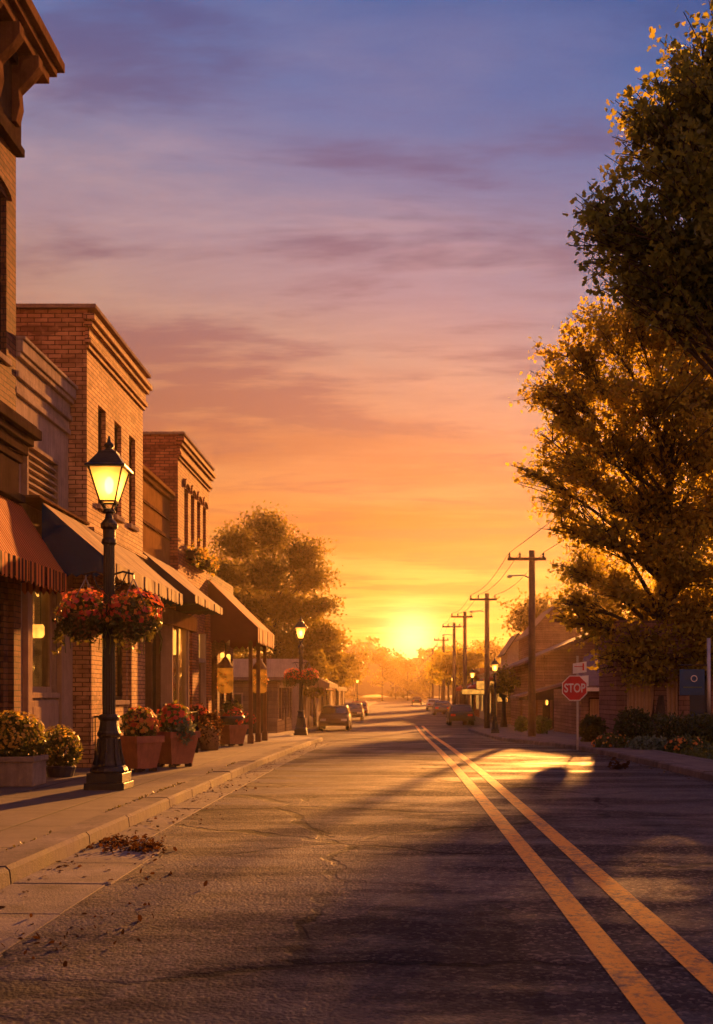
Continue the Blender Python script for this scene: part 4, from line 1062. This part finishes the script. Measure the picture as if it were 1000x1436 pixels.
def planter(label, base, hw, h, rz, blooms, leaf='leaf_green', fol=(1.25, .55), taper=.72, mat='terracotta', n=900, group='terracotta planters in a row along the pavement'):
    b = Vector(base); t = thing('flower_planter', label, 'planter', b, group)
    mb = MB()
    def sq(r, z): return [b + Vector((r*math.sqrt(2)*math.cos(rz+math.pi/4+k*math.pi/2), r*math.sqrt(2)*math.sin(rz+math.pi/4+k*math.pi/2), z)) for k in range(4)]
    prof = [(hw*taper, .06), (hw*.97, h-.12), (hw*1.06, h-.12), (hw*1.06, h), (hw*.93, h), (hw*.9, h-.08)]
    R_ = [sq(r, z) for r, z in prof]
    for a, c in zip(R_, R_[1:]):
        for k in range(4): mb.quad(a[k], a[(k+1) % 4], c[(k+1) % 4], c[k])
    mb.quad(*R_[0][::-1]); mb.quad(*R_[-1]); pot = mb.build('pot', M[mat], t, bevel=.014)
    for k in range(4):
        f = b + (sq(hw*taper*.78, 0)[k]-b); mf = MB(); mf.box(f.x-.06, f.x+.06, f.y-.06, f.y+.06, b.z, b.z+.07); mf.build('foot', M['wood_dark'], pot)
    c = (b.x, b.y, b.z+h+.16)
    shrub('', '', c, (hw*fol[0], hw*fol[0], fol[1]), n, .085, leaf, blooms, par=t)
    return t
p = at(196, 1082, SW); planter('terracotta planter with orange and yellow flowers, nearest the street lamp', p, .29, .64, R(52), (('fl_orange', 60, .10), ('fl_yellow', 90, .08), ('fl_red', 50, .10)), n=800, fol=(1.1, .36))
p = at(245, 1075, SW); planter('terracotta planter with red flowers and grey-green trailing leaves', p, .33, .68, R(48), (('fl_red', 90, .11),), n=900, fol=(1.1, .38))
P, d = ball_points((p.x+.17, p.y-.22, p.z+.72), (.26, .22, .26), 420); 
tt = [o for o in COL.objects if o.name == 'flower_planter.001'][0]
leaf_obj('trailing_foliage', P, .08*RNG.uniform(.7, 1.3, 420), M['leaf_blue'], tt, LEAF_OVAL)
p = at(276, 1050, SW); t = thing('flower_pot', 'dark glazed pot with red flowers squeezed behind the terracotta planters', 'planter', p)
mb = MB(); mb.lathe([(.17, 0), (.24, .2), (.26, .5), (.28, .62), (.24, .64)], p, 16); mb.build('pot', M['pot_dark'], t, smooth=True)
shrub('', '', (p.x, p.y, p.z+.85), (.40, .40, .34), 600, .085, 'leaf_dry', (('fl_red', 60, .10),), par=t)
p = at(294, 1052, SW); t = thing('wicker_planter', 'wicker planter overgrown with trailing rusty leaves', 'planter', p)
mb = MB(); mb.lathe([(.22, .0), (.27, .25), (.29, .55), (.26, .57)], p, 14); mb.build('pot', M['wicker'], t, smooth=True)
shrub('', '', (p.x, p.y, p.z+.55), (.36, .36, .55), 1100, .075, 'leaf_dry', (('fl_orange', 40, .07),), par=t)
p = at(325, 1046, SW); planter('terracotta planter with dark bowl of bright red flowers, fourth from the street lamp', p, .33, .62, R(46), (('fl_red', 150, .12),), leaf='leaf_bush', n=700, fol=(1.05, .34))
shrub_p = Vector(p)
mb = MB(); mb.lathe([(.16, .60), (.30, .64), (.37, .80), (.38, .86), (.34, .87)], p, 16); tt = [o for o in COL.objects if o.name == 'flower_planter.002'][0]; mb.build('bowl', M['pot_dark'], tt, smooth=True)
p = at(346, 1030, SW); t = thing('flower_pot', 'small pot of red flowers beside the wooden bollard', 'planter', p)
mb = MB(); mb.lathe([(.17, 0), (.23, .3), (.25, .42), (.2, .43)], p, 14); mb.build('pot', M['pot_dark'], t, smooth=True)
shrub('', '', (p.x, p.y, p.z+.62), (.40, .40, .42), 600, .09, 'leaf_bush', (('fl_red', 110, .12),), par=t)
p = at(322, 1034, SW); p = Vector((-5.2, 33.2, gz(33.2)+SW)); t = thing('planter_tub', 'black tub on a stand under the maroon awning', 'planter', p)
mb = MB(); mb.lathe([(.05, .0), (.28, .02), (.28, .05), (.06, .1), (.06, .62), (.3, .75), (.38, 1.05), (.34, 1.07)], p, 14); mb.build('tub', M['pot_dark'], t)
shrub('', '', (p.x, p.y, p.z+1.15), (.34, .34, .22), 300, .09, 'leaf_bush', (), par=t)
p = at(362, 1029, SW); t = thing('bollard', 'short pale wooden bollard with dark cap at the pavement edge', 'bollard', p)
mb = MB(); mb.lathe([(.09, 0), (.09, .78), (.075, .8)], p, 10); mb.build('post', M['cream'], t); mb = MB(); mb.lathe([(.1, .8), (.105, .86), (.05, .93)], p, 10); mb.build('cap', M['iron'], t)
p = at(380, 1026, SW); t = thing('stone_bollard', 'wide tapered stone bollard at the foot of the left tree', 'bollard', p)
mb = MB(); mb.lathe([(.36, 0), (.34, .1), (.27, .6), (.18, .85), (.08, .93)], p, 14); mb.build('body', M['stone'], t, smooth=True)
mb = MB(); mb.lathe([(.39, .0), (.39, .07), (.35, .09)], p, 14); mb.build('plinth', M['kerb'], t)
# left foreground shrubs
p = Vector((-5.72, 16.0, gz(16)+SW)); t = thing('flower_planter', 'pale concrete box overflowing with yellow flowers at the left edge', 'planter', p)
mb = MB(); mb.box(p.x-.34, p.x+.34, p.y-.3, p.y+.3, p.z, p.z+.42); mb.box(p.x-.37, p.x+.37, p.y-.33, p.y+.33, p.z+.36, p.z+.44); mb.build('box', M['stone'], t, bevel=.015)
shrub('', '', (p.x-.02, p.y, p.z+.68), (.46, .44, .42), 2000, .075, 'leaf_green', (('fl_yellow', 420, .055),), par=t)
p = Vector((-5.62, 17.75, gz(17)+SW)); t = thing('flowering_shrub', 'round low shrub dotted with yellow flowers beside the cream shop window', 'shrub', p)
mb = MB(); mb.lathe([(.20, 0), (.25, .16), (.23, .18)], p, 14); mb.build('pot', M['pot_dark'], t)
shrub('', '', (p.x, p.y, p.z+.46), (.36, .36, .38), 1700, .065, 'leaf_green', (('fl_yellow', 300, .05),), par=t)
# iron railing
t = thing('iron_railing', 'black iron railing with thin bars before the tall tan brick building', 'railing', (-5.0, 23.5, gz(23)+SW))
mb = MB(); g0 = gz(23)+SW
for z in (.98, .16): mb.tube([(-5.0, 20.4, g0+z), (-5.0, 26.4, g0+z)], .02, 6)
mb.tube([(-5.85, 20.4, g0+.98), (-5.0, 20.4, g0+.98)], .02, 6)
mb.build('rail', M['rail_iron'], t)
mb = MB()
for k in range(46): mb.tube([(-5.0, 20.45+k*.13, g0+.16), (-5.0, 20.45+k*.13, g0+.98)], .009, 4)
for k in range(6): mb.tube([(-5.8+k*.14, 20.4, g0+.1), (-5.8+k*.14, 20.4, g0+.98)], .009, 4)
mb.build('baluster', M['rail_iron'], t)
for y in (20.4, 22.4, 24.4, 26.4):
    mb = MB(); mb.lathe([(.035, -.05), (.035, 1.02), (.05, 1.04), (.045, 1.1), (.01, 1.13)], (-5.0, y, g0), 8); mb.build('railing_post', M['rail_iron'], t)

# right side planting
def gp(px, py): return at(px, py, 0.02)
for px, py, rx, rz, n, lab in ((833, 1046, .46, .55, 1900, 'rounded dark bush just right of the stop sign post'), (893, 1050, .62, .66, 2600, 'largest dark bush under the golden tree')):
    p = at(px, py, 0.0); shrub('bush', lab, (p.x, p.y+.3, p.z+rz*.95), (rx, rx, rz), n, .10, 'leaf_bush', (), 'clipped bushes by the right pavement', cat='bush')
for px, py, rx, rz, lab in ((736, 1028, .35, .42, 'small bush left of the utility pole'), (764, 1030, .5, .42, 'small bush right of the utility pole')):
    p = at(px, py, SW); shrub('bush', lab, (p.x, p.y+1.4, p.z+rz*.9), (rx, rx, rz), 900, .11, 'leaf_green', (), 'clipped bushes by the right pavement', cat='bush')
t = thing('hedge', 'dark trimmed hedge running out of the right edge', 'hedge', (8.9, 29.5, gz(29)))
P = np.column_stack([RNG.uniform(7.15, 10.2, 6500), RNG.uniform(29, 30.4, 6500), gz(29)+RNG.uniform(.05, 1.0, 6500)+.08*np.sin(RNG.uniform(7, 10, 6500)*3)])
leaf_obj('foliage', P, RNG.uniform(.07, .13, 6500), M['leaf_bush'], t, LEAF_OVAL)
mb = MB()
for q in range(24):
    x = 7.2+q*.13; mb.tube([(x, 29.7, gz(29)-.1), (x+random.uniform(-.1, .1), 29.7, gz(29)+.5), (x+random.uniform(-.2, .2), 29.7, gz(29)+.9)], [.02, .014, .006], 5)
mb.build('stem', M['bark'], t)
P = np.column_stack([RNG.uniform(6.85, 10, 7000), RNG.uniform(24, 34, 7000), np.zeros(7000)])
P[:, 2] = [gz(y)-.03 for y in P[:, 1]]; P[:, 2] += np.abs(RNG.normal(0, .11, 7000))*(1+.9*np.sin(P[:, 0]*3.1)*np.sin(P[:, 1]*2.3))
o = stuff(leaf_obj('ground_cover', P, RNG.uniform(.06, .13, 7000), M['leaf_green'], None, LEAF_OVAL, up=(0, 0, 1), upw=.3)); tag(o, 'low leafy ground cover in the bed by the right pavement', 'plants')
for px, py, lab in ((862, 1053, 'clump of rusty flowers left of the largest bush'), (915, 1056, 'spreading fern-green clump right of the largest bush'), (968, 1058, 'low rusty flower clump near the sign pole')):
    p = at(px, py, .05); leafk = 'leaf_blue' if 'fern' in lab else 'leaf_green'
    shrub('flower_clump', lab, (p.x, p.y+.4, p.z+.2), (.6, .45, .26), 700, .10, leafk, (('fl_orange', 45, .09), ('fl_yellow', 20, .07)) if 'fern' not in lab else (), cat='plant')

# ================================================================== SIGNS
p = at(810, 1051, .02); zc_ = 1.45+(VY-965)/FPX*p.y
t = thing('stop_sign', 'red octagonal stop sign on a thin metal post at the corner', 'sign', p)
mb = MB(); mb.box(p.x-.03, p.x+.03, p.y-.02, p.y+.02, p.z-.1, zc_+.95); mb.build('post', M['metal'], t)
def octo(r, y0, th, cx, cz):
    return [(cx+r*math.cos(R(22.5+45*k)), y0, cz+r*math.sin(R(22.5+45*k))) for k in range(8)], (0, th, 0)
cx = p.x-.09; cz = zc_; ry = .40
mb = MB(); mb.prism(*octo(ry, p.y-.036, .012, cx, cz)); sf = mb.build('sign_border', M['white'], t)
mb = MB(); mb.prism(*octo(ry*.93, p.y-.041, .004, cx, cz)); mb.build('sign_face', M['red_sign'], t)
def text_mesh(txt, size, name, mat, parent, loc, sx=1.0, rz=0):
    cu = bpy.data.curves.new(name, 'FONT'); cu.body = txt; cu.size = size; cu.align_x = 'CENTER'; cu.align_y = 'CENTER'; cu.extrude = .002; cu.offset = .006
    tmp = bpy.data.objects.new(name, cu); COL.objects.link(tmp)
    bpy.context.view_layer.update()
    me = bpy.data.meshes.new_from_object(tmp.evaluated_get(bpy.context.evaluated_depsgraph_get()))
    bpy.data.objects.remove(tmp)
    off = base_of(parent)
    me.transform(Matrix.Translation(Vector(loc)-off) @ Matrix.Rotation(R(90), 4, 'X') @ Matrix.Diagonal((sx, 1, 1, 1)))
    me.materials.clear(); me.materials.append(mat)
    o = bpy.data.objects.new(name, me); COL.objects.link(o); o.parent = parent; return o
text_mesh('STOP', .36, 'lettering', M['white'], t, (cx, p.y-.046, cz-.01), .72)
a = thing('street_plate', 'white plate with red mark above the stop sign', 'sign', (p.x+.08, p.y, cz+.44))
mb = MB(); mb.prism([(p.x-.14, p.y-.03, cz+.42), (p.x+.26, p.y-.03, cz+.47), (p.x+.26, p.y-.03, cz+.78), (p.x-.14, p.y-.03, cz+.72)], (0, .012, 0)); mb.build('plate', M['white'], a)
mb = MB(); mb.box(p.x+.14, p.x+.19, p.y-.036, p.y-.031, cz+.52, cz+.73); mb.box(p.x-.10, p.x+.14, p.y-.036, p.y-.031, cz+.62, cz+.645); mb.build('red_mark', M['red_sign'], a)
a = thing('street_plate', 'small narrow white plate on the stop sign post, half behind the octagon', 'sign', (p.x+.24, p.y+.02, cz+.1))
mb = MB(); mb.prism([(p.x+.04, p.y+.025, cz+.06), (p.x+.33, p.y+.025, cz+.06), (p.x+.33, p.y+.025, cz+.38), (p.x+.04, p.y+.025, cz+.36)], (0, .01, 0)); mb.build('plate', M['white'], a)
# blue hanging sign on its pole at the right edge
p = at(994, 1052, .02); t = thing('hanging_sign', 'blue sign with pale ring emblem hanging from a metal pole at the right edge', 'sign', p)
mb = MB(); mb.tube([(p.x, p.y, p.z-.1), (p.x, p.y, 3.1)], .055, 10); mb.tube([(p.x, p.y, p.z), (p.x, p.y, p.z+.35)], .09, 10); mb.build('pole', M['metal'], t, smooth=True)
z0, z1 = 1.45, 2.2; x0, x1 = p.x-.84, p.x-.12
mb = MB(); mb.tube([(p.x, p.y, z1+.12), (x0-.05, p.y, z1+.12)], .022, 6)
for x in (x0+.1, x1-.1): mb.tube([(x, p.y, z1+.12), (x, p.y, z1)], .008, 4)
mb.build('bracket', M['iron'], t)
mb = MB(); mb.box(x0, x1, p.y-.02, p.y+.02, z0, z1); mb.build('board', M['blue_sign'], t, bevel=.008)
mb = MB(); cxx = (x0+x1)/2+.05
pts = [(cxx+.085*math.cos(R(15*k)), p.y-.026, 1.93+.085*math.sin(R(15*k))) for k in range(25)]; mb.tube(pts, .014, 5, cap=False); mb.build('emblem', M['white'], t)
mb = MB(); mb.box(x0+.1, x1-.08, p.y-.027, p.y-.021, 1.66, 1.70); mb.build('lettering_line', M['leaf_blue'], t)

# ================================================================== UTILITY POLES AND CABLES
def upole(x, y, h, label, scale=1, rz=0):
    g0 = gz(y); t = thing('utility_pole', label, 'utility pole', (x, y, g0), 'utility poles down the right side')
    mb = MB(); mb.tube([(x, y, g0-.2), (x, y, g0+h*.5), (x, y, g0+h)], [.165, .145, .12], 10); mb.build('pole', M['pole'], t, smooth=True)
    mb = MB(); mb.box(x-1.0, x+.55, y-.10-.05, y-.13+.05, g0+h-.42, g0+h-.30)
    mb.build('crossarm', M['pole'], t)
    for dx_ in (-.92, -.5, .45):
        mb = MB(); mb.lathe([(.03, -.30), (.05, -.26), (.035, -.2), (.05, -.16), (.02, -.1)], (x+dx_, y-.12, g0+h), 8); mb.build('insulator', M['pot_dark'], t)
    mb = MB(); mb.tube([(x, y, g0+h-1.15), (x-.35, y, g0+h-1.0), (x-.85, y, g0+h-1.02)], .03, 6); mb.build('street_light_arm', M['metal'], t)
    mb = MB(); mb.lathe([(.05, -.11), (.11, -.07), (.10, 0), (.03, .04)], (x-.9, y, g0+h-1.02), 8); lh = mb.build('light_head', M['metal'], t)
    mb = MB(); mb.lathe([(.04, -.15), (.10, -.115)], (x-.9, y, g0+h-1.02), 8); mb.build('lens', M['pend'], lh)
    return t
pp = []
for i, (px, py, dd, lab) in enumerate(((746, 772, 43.3, 'nearest tall utility pole with crossarm beside the brown timber house'), (683, 832, 61, 'second utility pole, rising from the hazy shops'), (652, 858, 76, 'third utility pole down the street'),
                       (637, 873, 89, 'fourth utility pole down the street, in the haze'), (622, 893, 112, 'fifth utility pole, faint in the haze'), (607, 910, 150, 'farthest and faintest utility pole'))):
    q = ptd(px, py, dd); upole(q.x, dd, q.z-gz(dd), lab); pp.append(q)
for a, b in zip(pp, pp[1:]):
    for dx_ in (-.92, -.5, .45):
        A = a+Vector((dx_, -.12, -.09)); B = b+Vector((dx_, -.12, -.09)); mb = MB()
        mb.tube([A.lerp(B, k/10)+Vector((0, 0, -.5*math.sin(math.pi*k/10)*(B-A).length/25)) for k in range(11)], .014, 4)
        tag(mb.build('power_cable', M['iron'], None), 'thin sagging cable strung between two neighbouring utility poles', 'cable', 'cables between the utility poles')
for dx_ in (-.92, .45):
    A = pp[0]+Vector((dx_, -.12, -.09)); B = Vector((7.6+dx_, 8, 9.2)); mb = MB()
    mb.tube([A.lerp(B, k/14)+Vector((0, 0, -.8*math.sin(math.pi*k/14))) for k in range(15)], .014, 4)
    tag(mb.build('power_cable', M['iron'], None), 'cable running from the nearest utility pole towards the viewer through the golden tree', 'cable', 'cables into the golden tree')

# ================================================================== CARS
def car(loc, rz, paint, label):
    t = thing('parked_car', label, 'car', (0, 0, 0), 'cars parked along the street')
    L, Wd = 4.3, 1.74
    prof = [(-2.12, .32), (-2.15, .62), (-2.08, .86), (-1.75, .93), (-1.45, 1.30), (-1.05, 1.42), (.25, 1.42), (.6, 1.32), (1.1, .95), (1.85, .82), (2.1, .68), (2.15, .42), (2.08, .28)]
    mb = MB(); rings = []
    for wx, sy, dz_ in ((-1, .90, -.02), (-.93, .985, 0), (0, 1, .01), (.93, .985, 0), (1, .90, -.02)):
        rings.append(len(mb.v))
        for (yy, zz) in prof:
            tum = 1 - .22*max(0, (zz-.85)/.57)
            mb.v.append(Vector((wx*Wd/2*tum, yy*(sy if abs(wx) == 1 else 1)*.5*2, zz+dz_)))
    k = len(prof)
    for a, b in zip(rings, rings[1:]):
        for j in range(k): mb.f.append([a+j, a+(j+1) % k, b+(j+1) % k, b+j])
    mb.f.append([rings[0]+j for j in range(k)]); mb.f.append([rings[-1]+j for j in range(k)][::-1])
    mb.build('body', M[paint], t, smooth=False, bevel=.03)
    def tw(zz): return Wd/2*(1-.22*max(0, (zz-.85)/.57))
    mb = MB(); mb.quad((-tw(.98)*.86, -1.735, .985), (tw(.98)*.86, -1.735, .985), (tw(1.28)*.86, -1.50, 1.28), (-tw(1.28)*.86, -1.50, 1.28)); mb.build('rear_window', M['pane_dark'], t)
    mb = MB(); mb.quad((-tw(.98)*.86, 1.09, .985), (tw(.98)*.86, 1.09, .985), (tw(1.3)*.86, .66, 1.305), (-tw(1.3)*.86, .66, 1.305)); mb.build('windscreen', M['pane_dark'], t)
    for s_ in (-1, 1):
        mb = MB(); mb.quad((s_*(tw(.95)+.006), -1.45, .96), (s_*(tw(.95)+.006), .95, .96), (s_*(tw(1.32)+.006), .45, 1.32), (s_*(tw(1.32)+.006), -1.2, 1.32)); mb.build('side_window', M['pane_dark'], t)
        mb = MB(); mb.box(s_*.58-.16, s_*.58+.16, -2.17, -2.08, .66, .80); mb.build('tail_lamp', M['taillight'], t)
        mb = MB(); mb.box(s_*.6-.17, s_*.6+.17, 2.02, 2.13, .56, .69); mb.build('headlamp', M['headlight'], t)
        for yy in (-1.35, 1.35):
            mb = MB(); mb.tube([(s_*.66, yy, .31), (s_*.88, yy, .31)], .31, 16); wh = mb.build('tyre', M['tyre'], t)
            mb = MB(); mb.tube([(s_*.86, yy, .31), (s_*.885, yy, .31)], .19, 12); mb.build('rim', M['rim'], wh)
    mb = MB(); mb.box(-.84, .84, -2.2, -2.1, .36, .5); mb.build('bumper', M['tyre'], t)
    t.location = loc; t.rotation_euler = (0, 0, rz)
    return t
def cl(x, y): return (x, y, gz(y)+.004)
car(cl(-3.75, 63), R(180), 'car_brown', 'brown car parked on the left past the second street lamp')
car(cl(-3.9, 90), R(180), 'car_dark', 'dark car parked farther along the left kerb')
car(cl(-3.9, 104), R(180), 'car_red', 'faint reddish car parked far down the left kerb')
car(cl(4.25, 75), 0, 'car_dark', 'dark car parked on the right beneath the lit shop signs')
car(cl(4.3, 108), 0, 'car_blue', 'bluish car parked farther down the right kerb')
car(cl(4.3, 135), 0, 'car_silver', 'pale car parked far down the right kerb in the haze')
car(cl(3.0, 185), 0, 'car_dark', 'tiny hazy car at the far end of the road')

# ================================================================== TREES
V3 = lambda a: Vector((a, a, a*.72))
# golden tree on the right, clusters laid out to the outline seen in the photograph
def cl_px(lst, d0):
    out = []
    for px, py, r, dd in lst:
        p = ptd(px, py, d0+dd); out.append((p, Vector((r*1.28, r*1.3, r*1.08))))
    return out
gb = at(921, 1046, 0.0); D = gb.y
gold = [(935, 418, 1.0, .3), (990, 425, 1.2, -.4), (885, 440, .8, .2), (755, 560, .6, .2), (745, 665, .5, -.2), (790, 590, .7, .4), (790, 740, .6, 0), (795, 870, .55, .3), (775, 620, .6, -.5), (842, 452, 1.0, 0), (905, 470, 1.3, .6), (965, 455, 1.3, -.6), (795, 500, 1.0, .2), (775, 545, .85, -.4), (840, 540, 1.3, .8), (905, 550, 1.5, -.8), (975, 545, 1.5, .5),
        (812, 600, 1.0, -.6), (868, 620, 1.3, .4), (935, 630, 1.5, 1.2), (992, 630, 1.5, -.7), (770, 655, .8, .3), (825, 672, 1.0, -.8), (885, 700, 1.2, .9), (950, 715, 1.5, -.2), (1010, 720, 1.6, .9),
        (775, 705, .7, .6), (850, 745, 1.0, -1.0), (915, 775, 1.3, .5), (975, 790, 1.5, -1.1), (815, 800, .8, .7), (865, 825, 1.0, -.3), (925, 850, 1.2, .9), (985, 865, 1.4, -.4),
        (800, 845, .6, 0), (848, 880, .85, .8), (890, 905, .95, -.6), (945, 920, 1.0, .3), (1000, 925, 1.1, -.9), (865, 935, .7, .2), (905, 945, .8, -.8), (960, 950, .7, .8),
        (1040, 560, 1.6, 0), (1050, 690, 1.6, .5), (1060, 820, 1.6, 0), (1000, 480, 1.4, 1.5)]
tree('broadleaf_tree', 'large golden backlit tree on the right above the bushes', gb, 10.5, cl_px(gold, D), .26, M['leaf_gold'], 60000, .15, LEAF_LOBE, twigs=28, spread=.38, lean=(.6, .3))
nb = Vector((8.2, 22.0, 0.0))
dark = [(830, 300, .45, .1), (905, 150, .5, .2), (925, 420, .7, .3), (975, 430, .8, -.2), (985, 75, .8, 0), (960, 115, .7, .4), (1005, 130, 1.0, -.4), (930, 165, .75, -.3), (965, 195, .9, .5), (895, 185, .6, 0), (1010, 210, 1.2, .3), (900, 225, .6, .6), (945, 250, .9, -.6), (995, 280, 1.2, .6),
        (850, 290, .65, .2), (890, 310, .8, -.5), (940, 325, 1.0, .5), (835, 330, .5, -.2), (990, 355, 1.2, -.4), (865, 370, .65, .6), (915, 385, .85, -.3), (965, 400, 1.0, .5), (880, 405, .5, 0), (1060, 180, 1.3, 0), (1060, 320, 1.3, 0), (1060, 60, 1.1, .3)]
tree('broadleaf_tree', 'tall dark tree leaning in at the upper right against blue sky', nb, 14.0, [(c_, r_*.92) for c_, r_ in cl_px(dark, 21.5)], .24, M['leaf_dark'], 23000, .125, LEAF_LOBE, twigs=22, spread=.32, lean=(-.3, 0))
# left tree behind the maroon awning
lb = at(386, 1022, SW); D = lb.y
lt = [(335, 935, .9, .2), (385, 955, .8, -.3), (432, 962, .75, .3), (305, 860, .8, 0), (380, 745, 1.0, 0), (330, 760, .9, .5), (425, 775, .9, -.3), (310, 800, 1.0, 0), (370, 800, 1.2, -.6), (440, 810, .8, .4), (335, 850, 1.1, -.4), (400, 850, 1.2, .5), (450, 850, .7, -.3), (360, 890, 1.0, .6), (420, 900, 1.0, -.5), (460, 890, .7, .4), (320, 900, .9, .3), (400, 935, .8, 0), (445, 940, .7, .5)]
tree('street_tree', 'broad leafy tree behind the second left street lamp', lb, 7.6, cl_px(lt, D), .22, M['leaf_far'], 66000, .17, LEAF_QUAD, twigs=30, spread=.95)
def gtree(x, y, h, crv, lab, n, ls, seed, mat='leaf_far', group=None, ncl=12):
    g0 = gz(y)+SW
    return tree('street_tree', lab, (x, y, g0), h*.8, auto_clusters((x, y, g0+h-crv[2]), (crv[0]*.75, crv[1]*.75, crv[2]*.78), ncl, min(crv)*.46, seed), .16, M[mat], n, ls, group=group, twigs=14, spread=.55)
gtree(-5.3, 66, 7.2, (2.1, 2.2, 2.4), 'lower leafy tree shading the shops behind the brown car', 9000, .2, 1)
gtree(-5.6, 83, 6.6, (2.3, 2.6, 2.3), 'hazy tree over the far left parked cars', 7000, .25, 2)
gtree(-6.0, 104, 7.0, (2.6, 3, 2.5), 'farther hazy tree on the left, nearly at the street end', 6000, .28, 3)
gtree(-7.0, 135, 8.0, (3.5, 3.5, 3), 'last hazy tree on the left before the hill', 6000, .34, 4)
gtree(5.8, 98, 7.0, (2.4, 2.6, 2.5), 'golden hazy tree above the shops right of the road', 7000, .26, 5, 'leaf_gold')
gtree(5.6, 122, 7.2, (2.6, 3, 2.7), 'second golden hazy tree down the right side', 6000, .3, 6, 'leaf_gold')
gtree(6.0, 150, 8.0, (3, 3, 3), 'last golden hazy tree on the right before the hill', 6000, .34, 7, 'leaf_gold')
gtree(11.5, 88, 11.2, (3.6, 3, 3), 'tree rising behind the brown houses at right', 6000, .27, 8, ncl=14)
gtree(10.5, 57, 10.6, (2.8, 2.8, 2.8), 'golden tree standing behind the low corner shop', 3400, .17, 31, 'leaf_gold')  # added tree, crown placed to throw dappled shade on the near road
gtree(15.5, 70, 8.6, (3.0, 3, 2.6), 'dark tree right of the brown timber house roof', 5000, .24, 9)
gtree(6.3, 64.5, 3.9, (1.0, 1.0, 1.2), 'small tree in front of the timber house beside the right street lamp', 3000, .15, 10)
for i, (x, y, h) in enumerate(((-9, 215, 11), (-4, 250, 12), (2, 262, 11), (7, 245, 12), (12, 220, 12), (-14, 190, 12), (16, 190, 13), (-1, 300, 13), (-20, 260, 15), (22, 250, 15))):
    gtree(x, y, h, (4, 4, h*.47), 'hazy tree in the row closing off the end of the street', 2600, .5, 20+i, group='trees closing the end of the street', ncl=9)

# ================================================================== SMALL THINGS ON THE GROUND
def litter(name, label, pts, n, rad, ls, hgt):
    out = []
    for (px, py), k in pts:
        p = at(px, py, .01); m_ = int(n*k)
        q = np.column_stack([p.x+RNG.normal(0, rad*k**.5, m_), p.y+RNG.normal(0, rad*k**.5*1.6, m_), np.full(m_, p.z)+np.abs(RNG.normal(0, hgt, m_))]); out.append(q)
    P = np.concatenate(out); o = leaf_obj(name, P, ls*RNG.uniform(.6, 1.3, len(P)), M['leaf_dry'], None, LEAF_OVAL, up=(0, 0, 1), upw=.45)
    stuff(o); return tag(o, label, 'leaves')
litter('leaf_litter', 'heap of dead leaves caught in the left gutter where the slabs end', [((165, 1183), 1.2), ((195, 1190), .8), ((215, 1192), .4)], 240, .12, .045, .02)
litter('leaf_litter', 'dry leaves scattered over the road beside the left gutter', [((200, 1205), .5), ((225, 1225), .5), ((130, 1290), .6), ((110, 1310), .5), ((260, 1150), .6), ((330, 1105), .8), ((20, 1320), .8)], 26, .30, .05, .006)
litter('leaf_litter', 'small dark clump of dead leaves by the right kerb', [((866, 1078), 1.0)], 60, .07, .11, .06)
N_ = 900; ys_ = RNG.uniform(6, 40, N_); side = RNG.random(N_) < .6
xs_ = np.where(side, -2.95+np.abs(RNG.normal(0, .22, N_)), 5.38-np.abs(RNG.normal(0, .25, N_)))
P = np.column_stack([xs_, ys_, [gz(y)+.016 for y in ys_]])
o = stuff(leaf_obj('fallen_leaves', P, RNG.uniform(.03, .07, N_), M['leaf_dry'], None, LEAF_OVAL, up=(0, 0, 1), upw=.75)); tag(o, 'thin scatter of fallen leaves along both kerbs', 'leaves')
N_ = 500; ys_ = RNG.uniform(6.5, 22, N_); P = np.column_stack([-3.0-KW-.01+RNG.normal(0, .012, N_), ys_, [gz(y)+SW+.004 for y in ys_]])
P = P[(np.sin(ys_*2.1)+np.sin(ys_*.9+1)) > -.2]
o = stuff(leaf_obj('moss', P, RNG.uniform(.02, .045, len(P)), M['leaf_bush'], None, LEAF_OVAL)); tag(o, 'tufts of moss in the joint behind the left kerb', 'moss')

# ================================================================== HAZE
mb = MB(); mb.box(-300, 300, -80, 690, -3, 23.5)
hm, k, out = new_mat('golden_haze')
pv = k.n('ShaderNodeVolumePrincipled')
pv.inputs['Color'].default_value = (1.0, .72, .40, 1); pv.inputs['Density'].default_value = .00032; pv.inputs['Anisotropy'].default_value = .72
k.L.new(pv.outputs[0], out.inputs['Volume'])
hz = mb.build('haze', hm, None); stuff(hz); tag(hz, 'golden evening haze filling the street', 'haze')
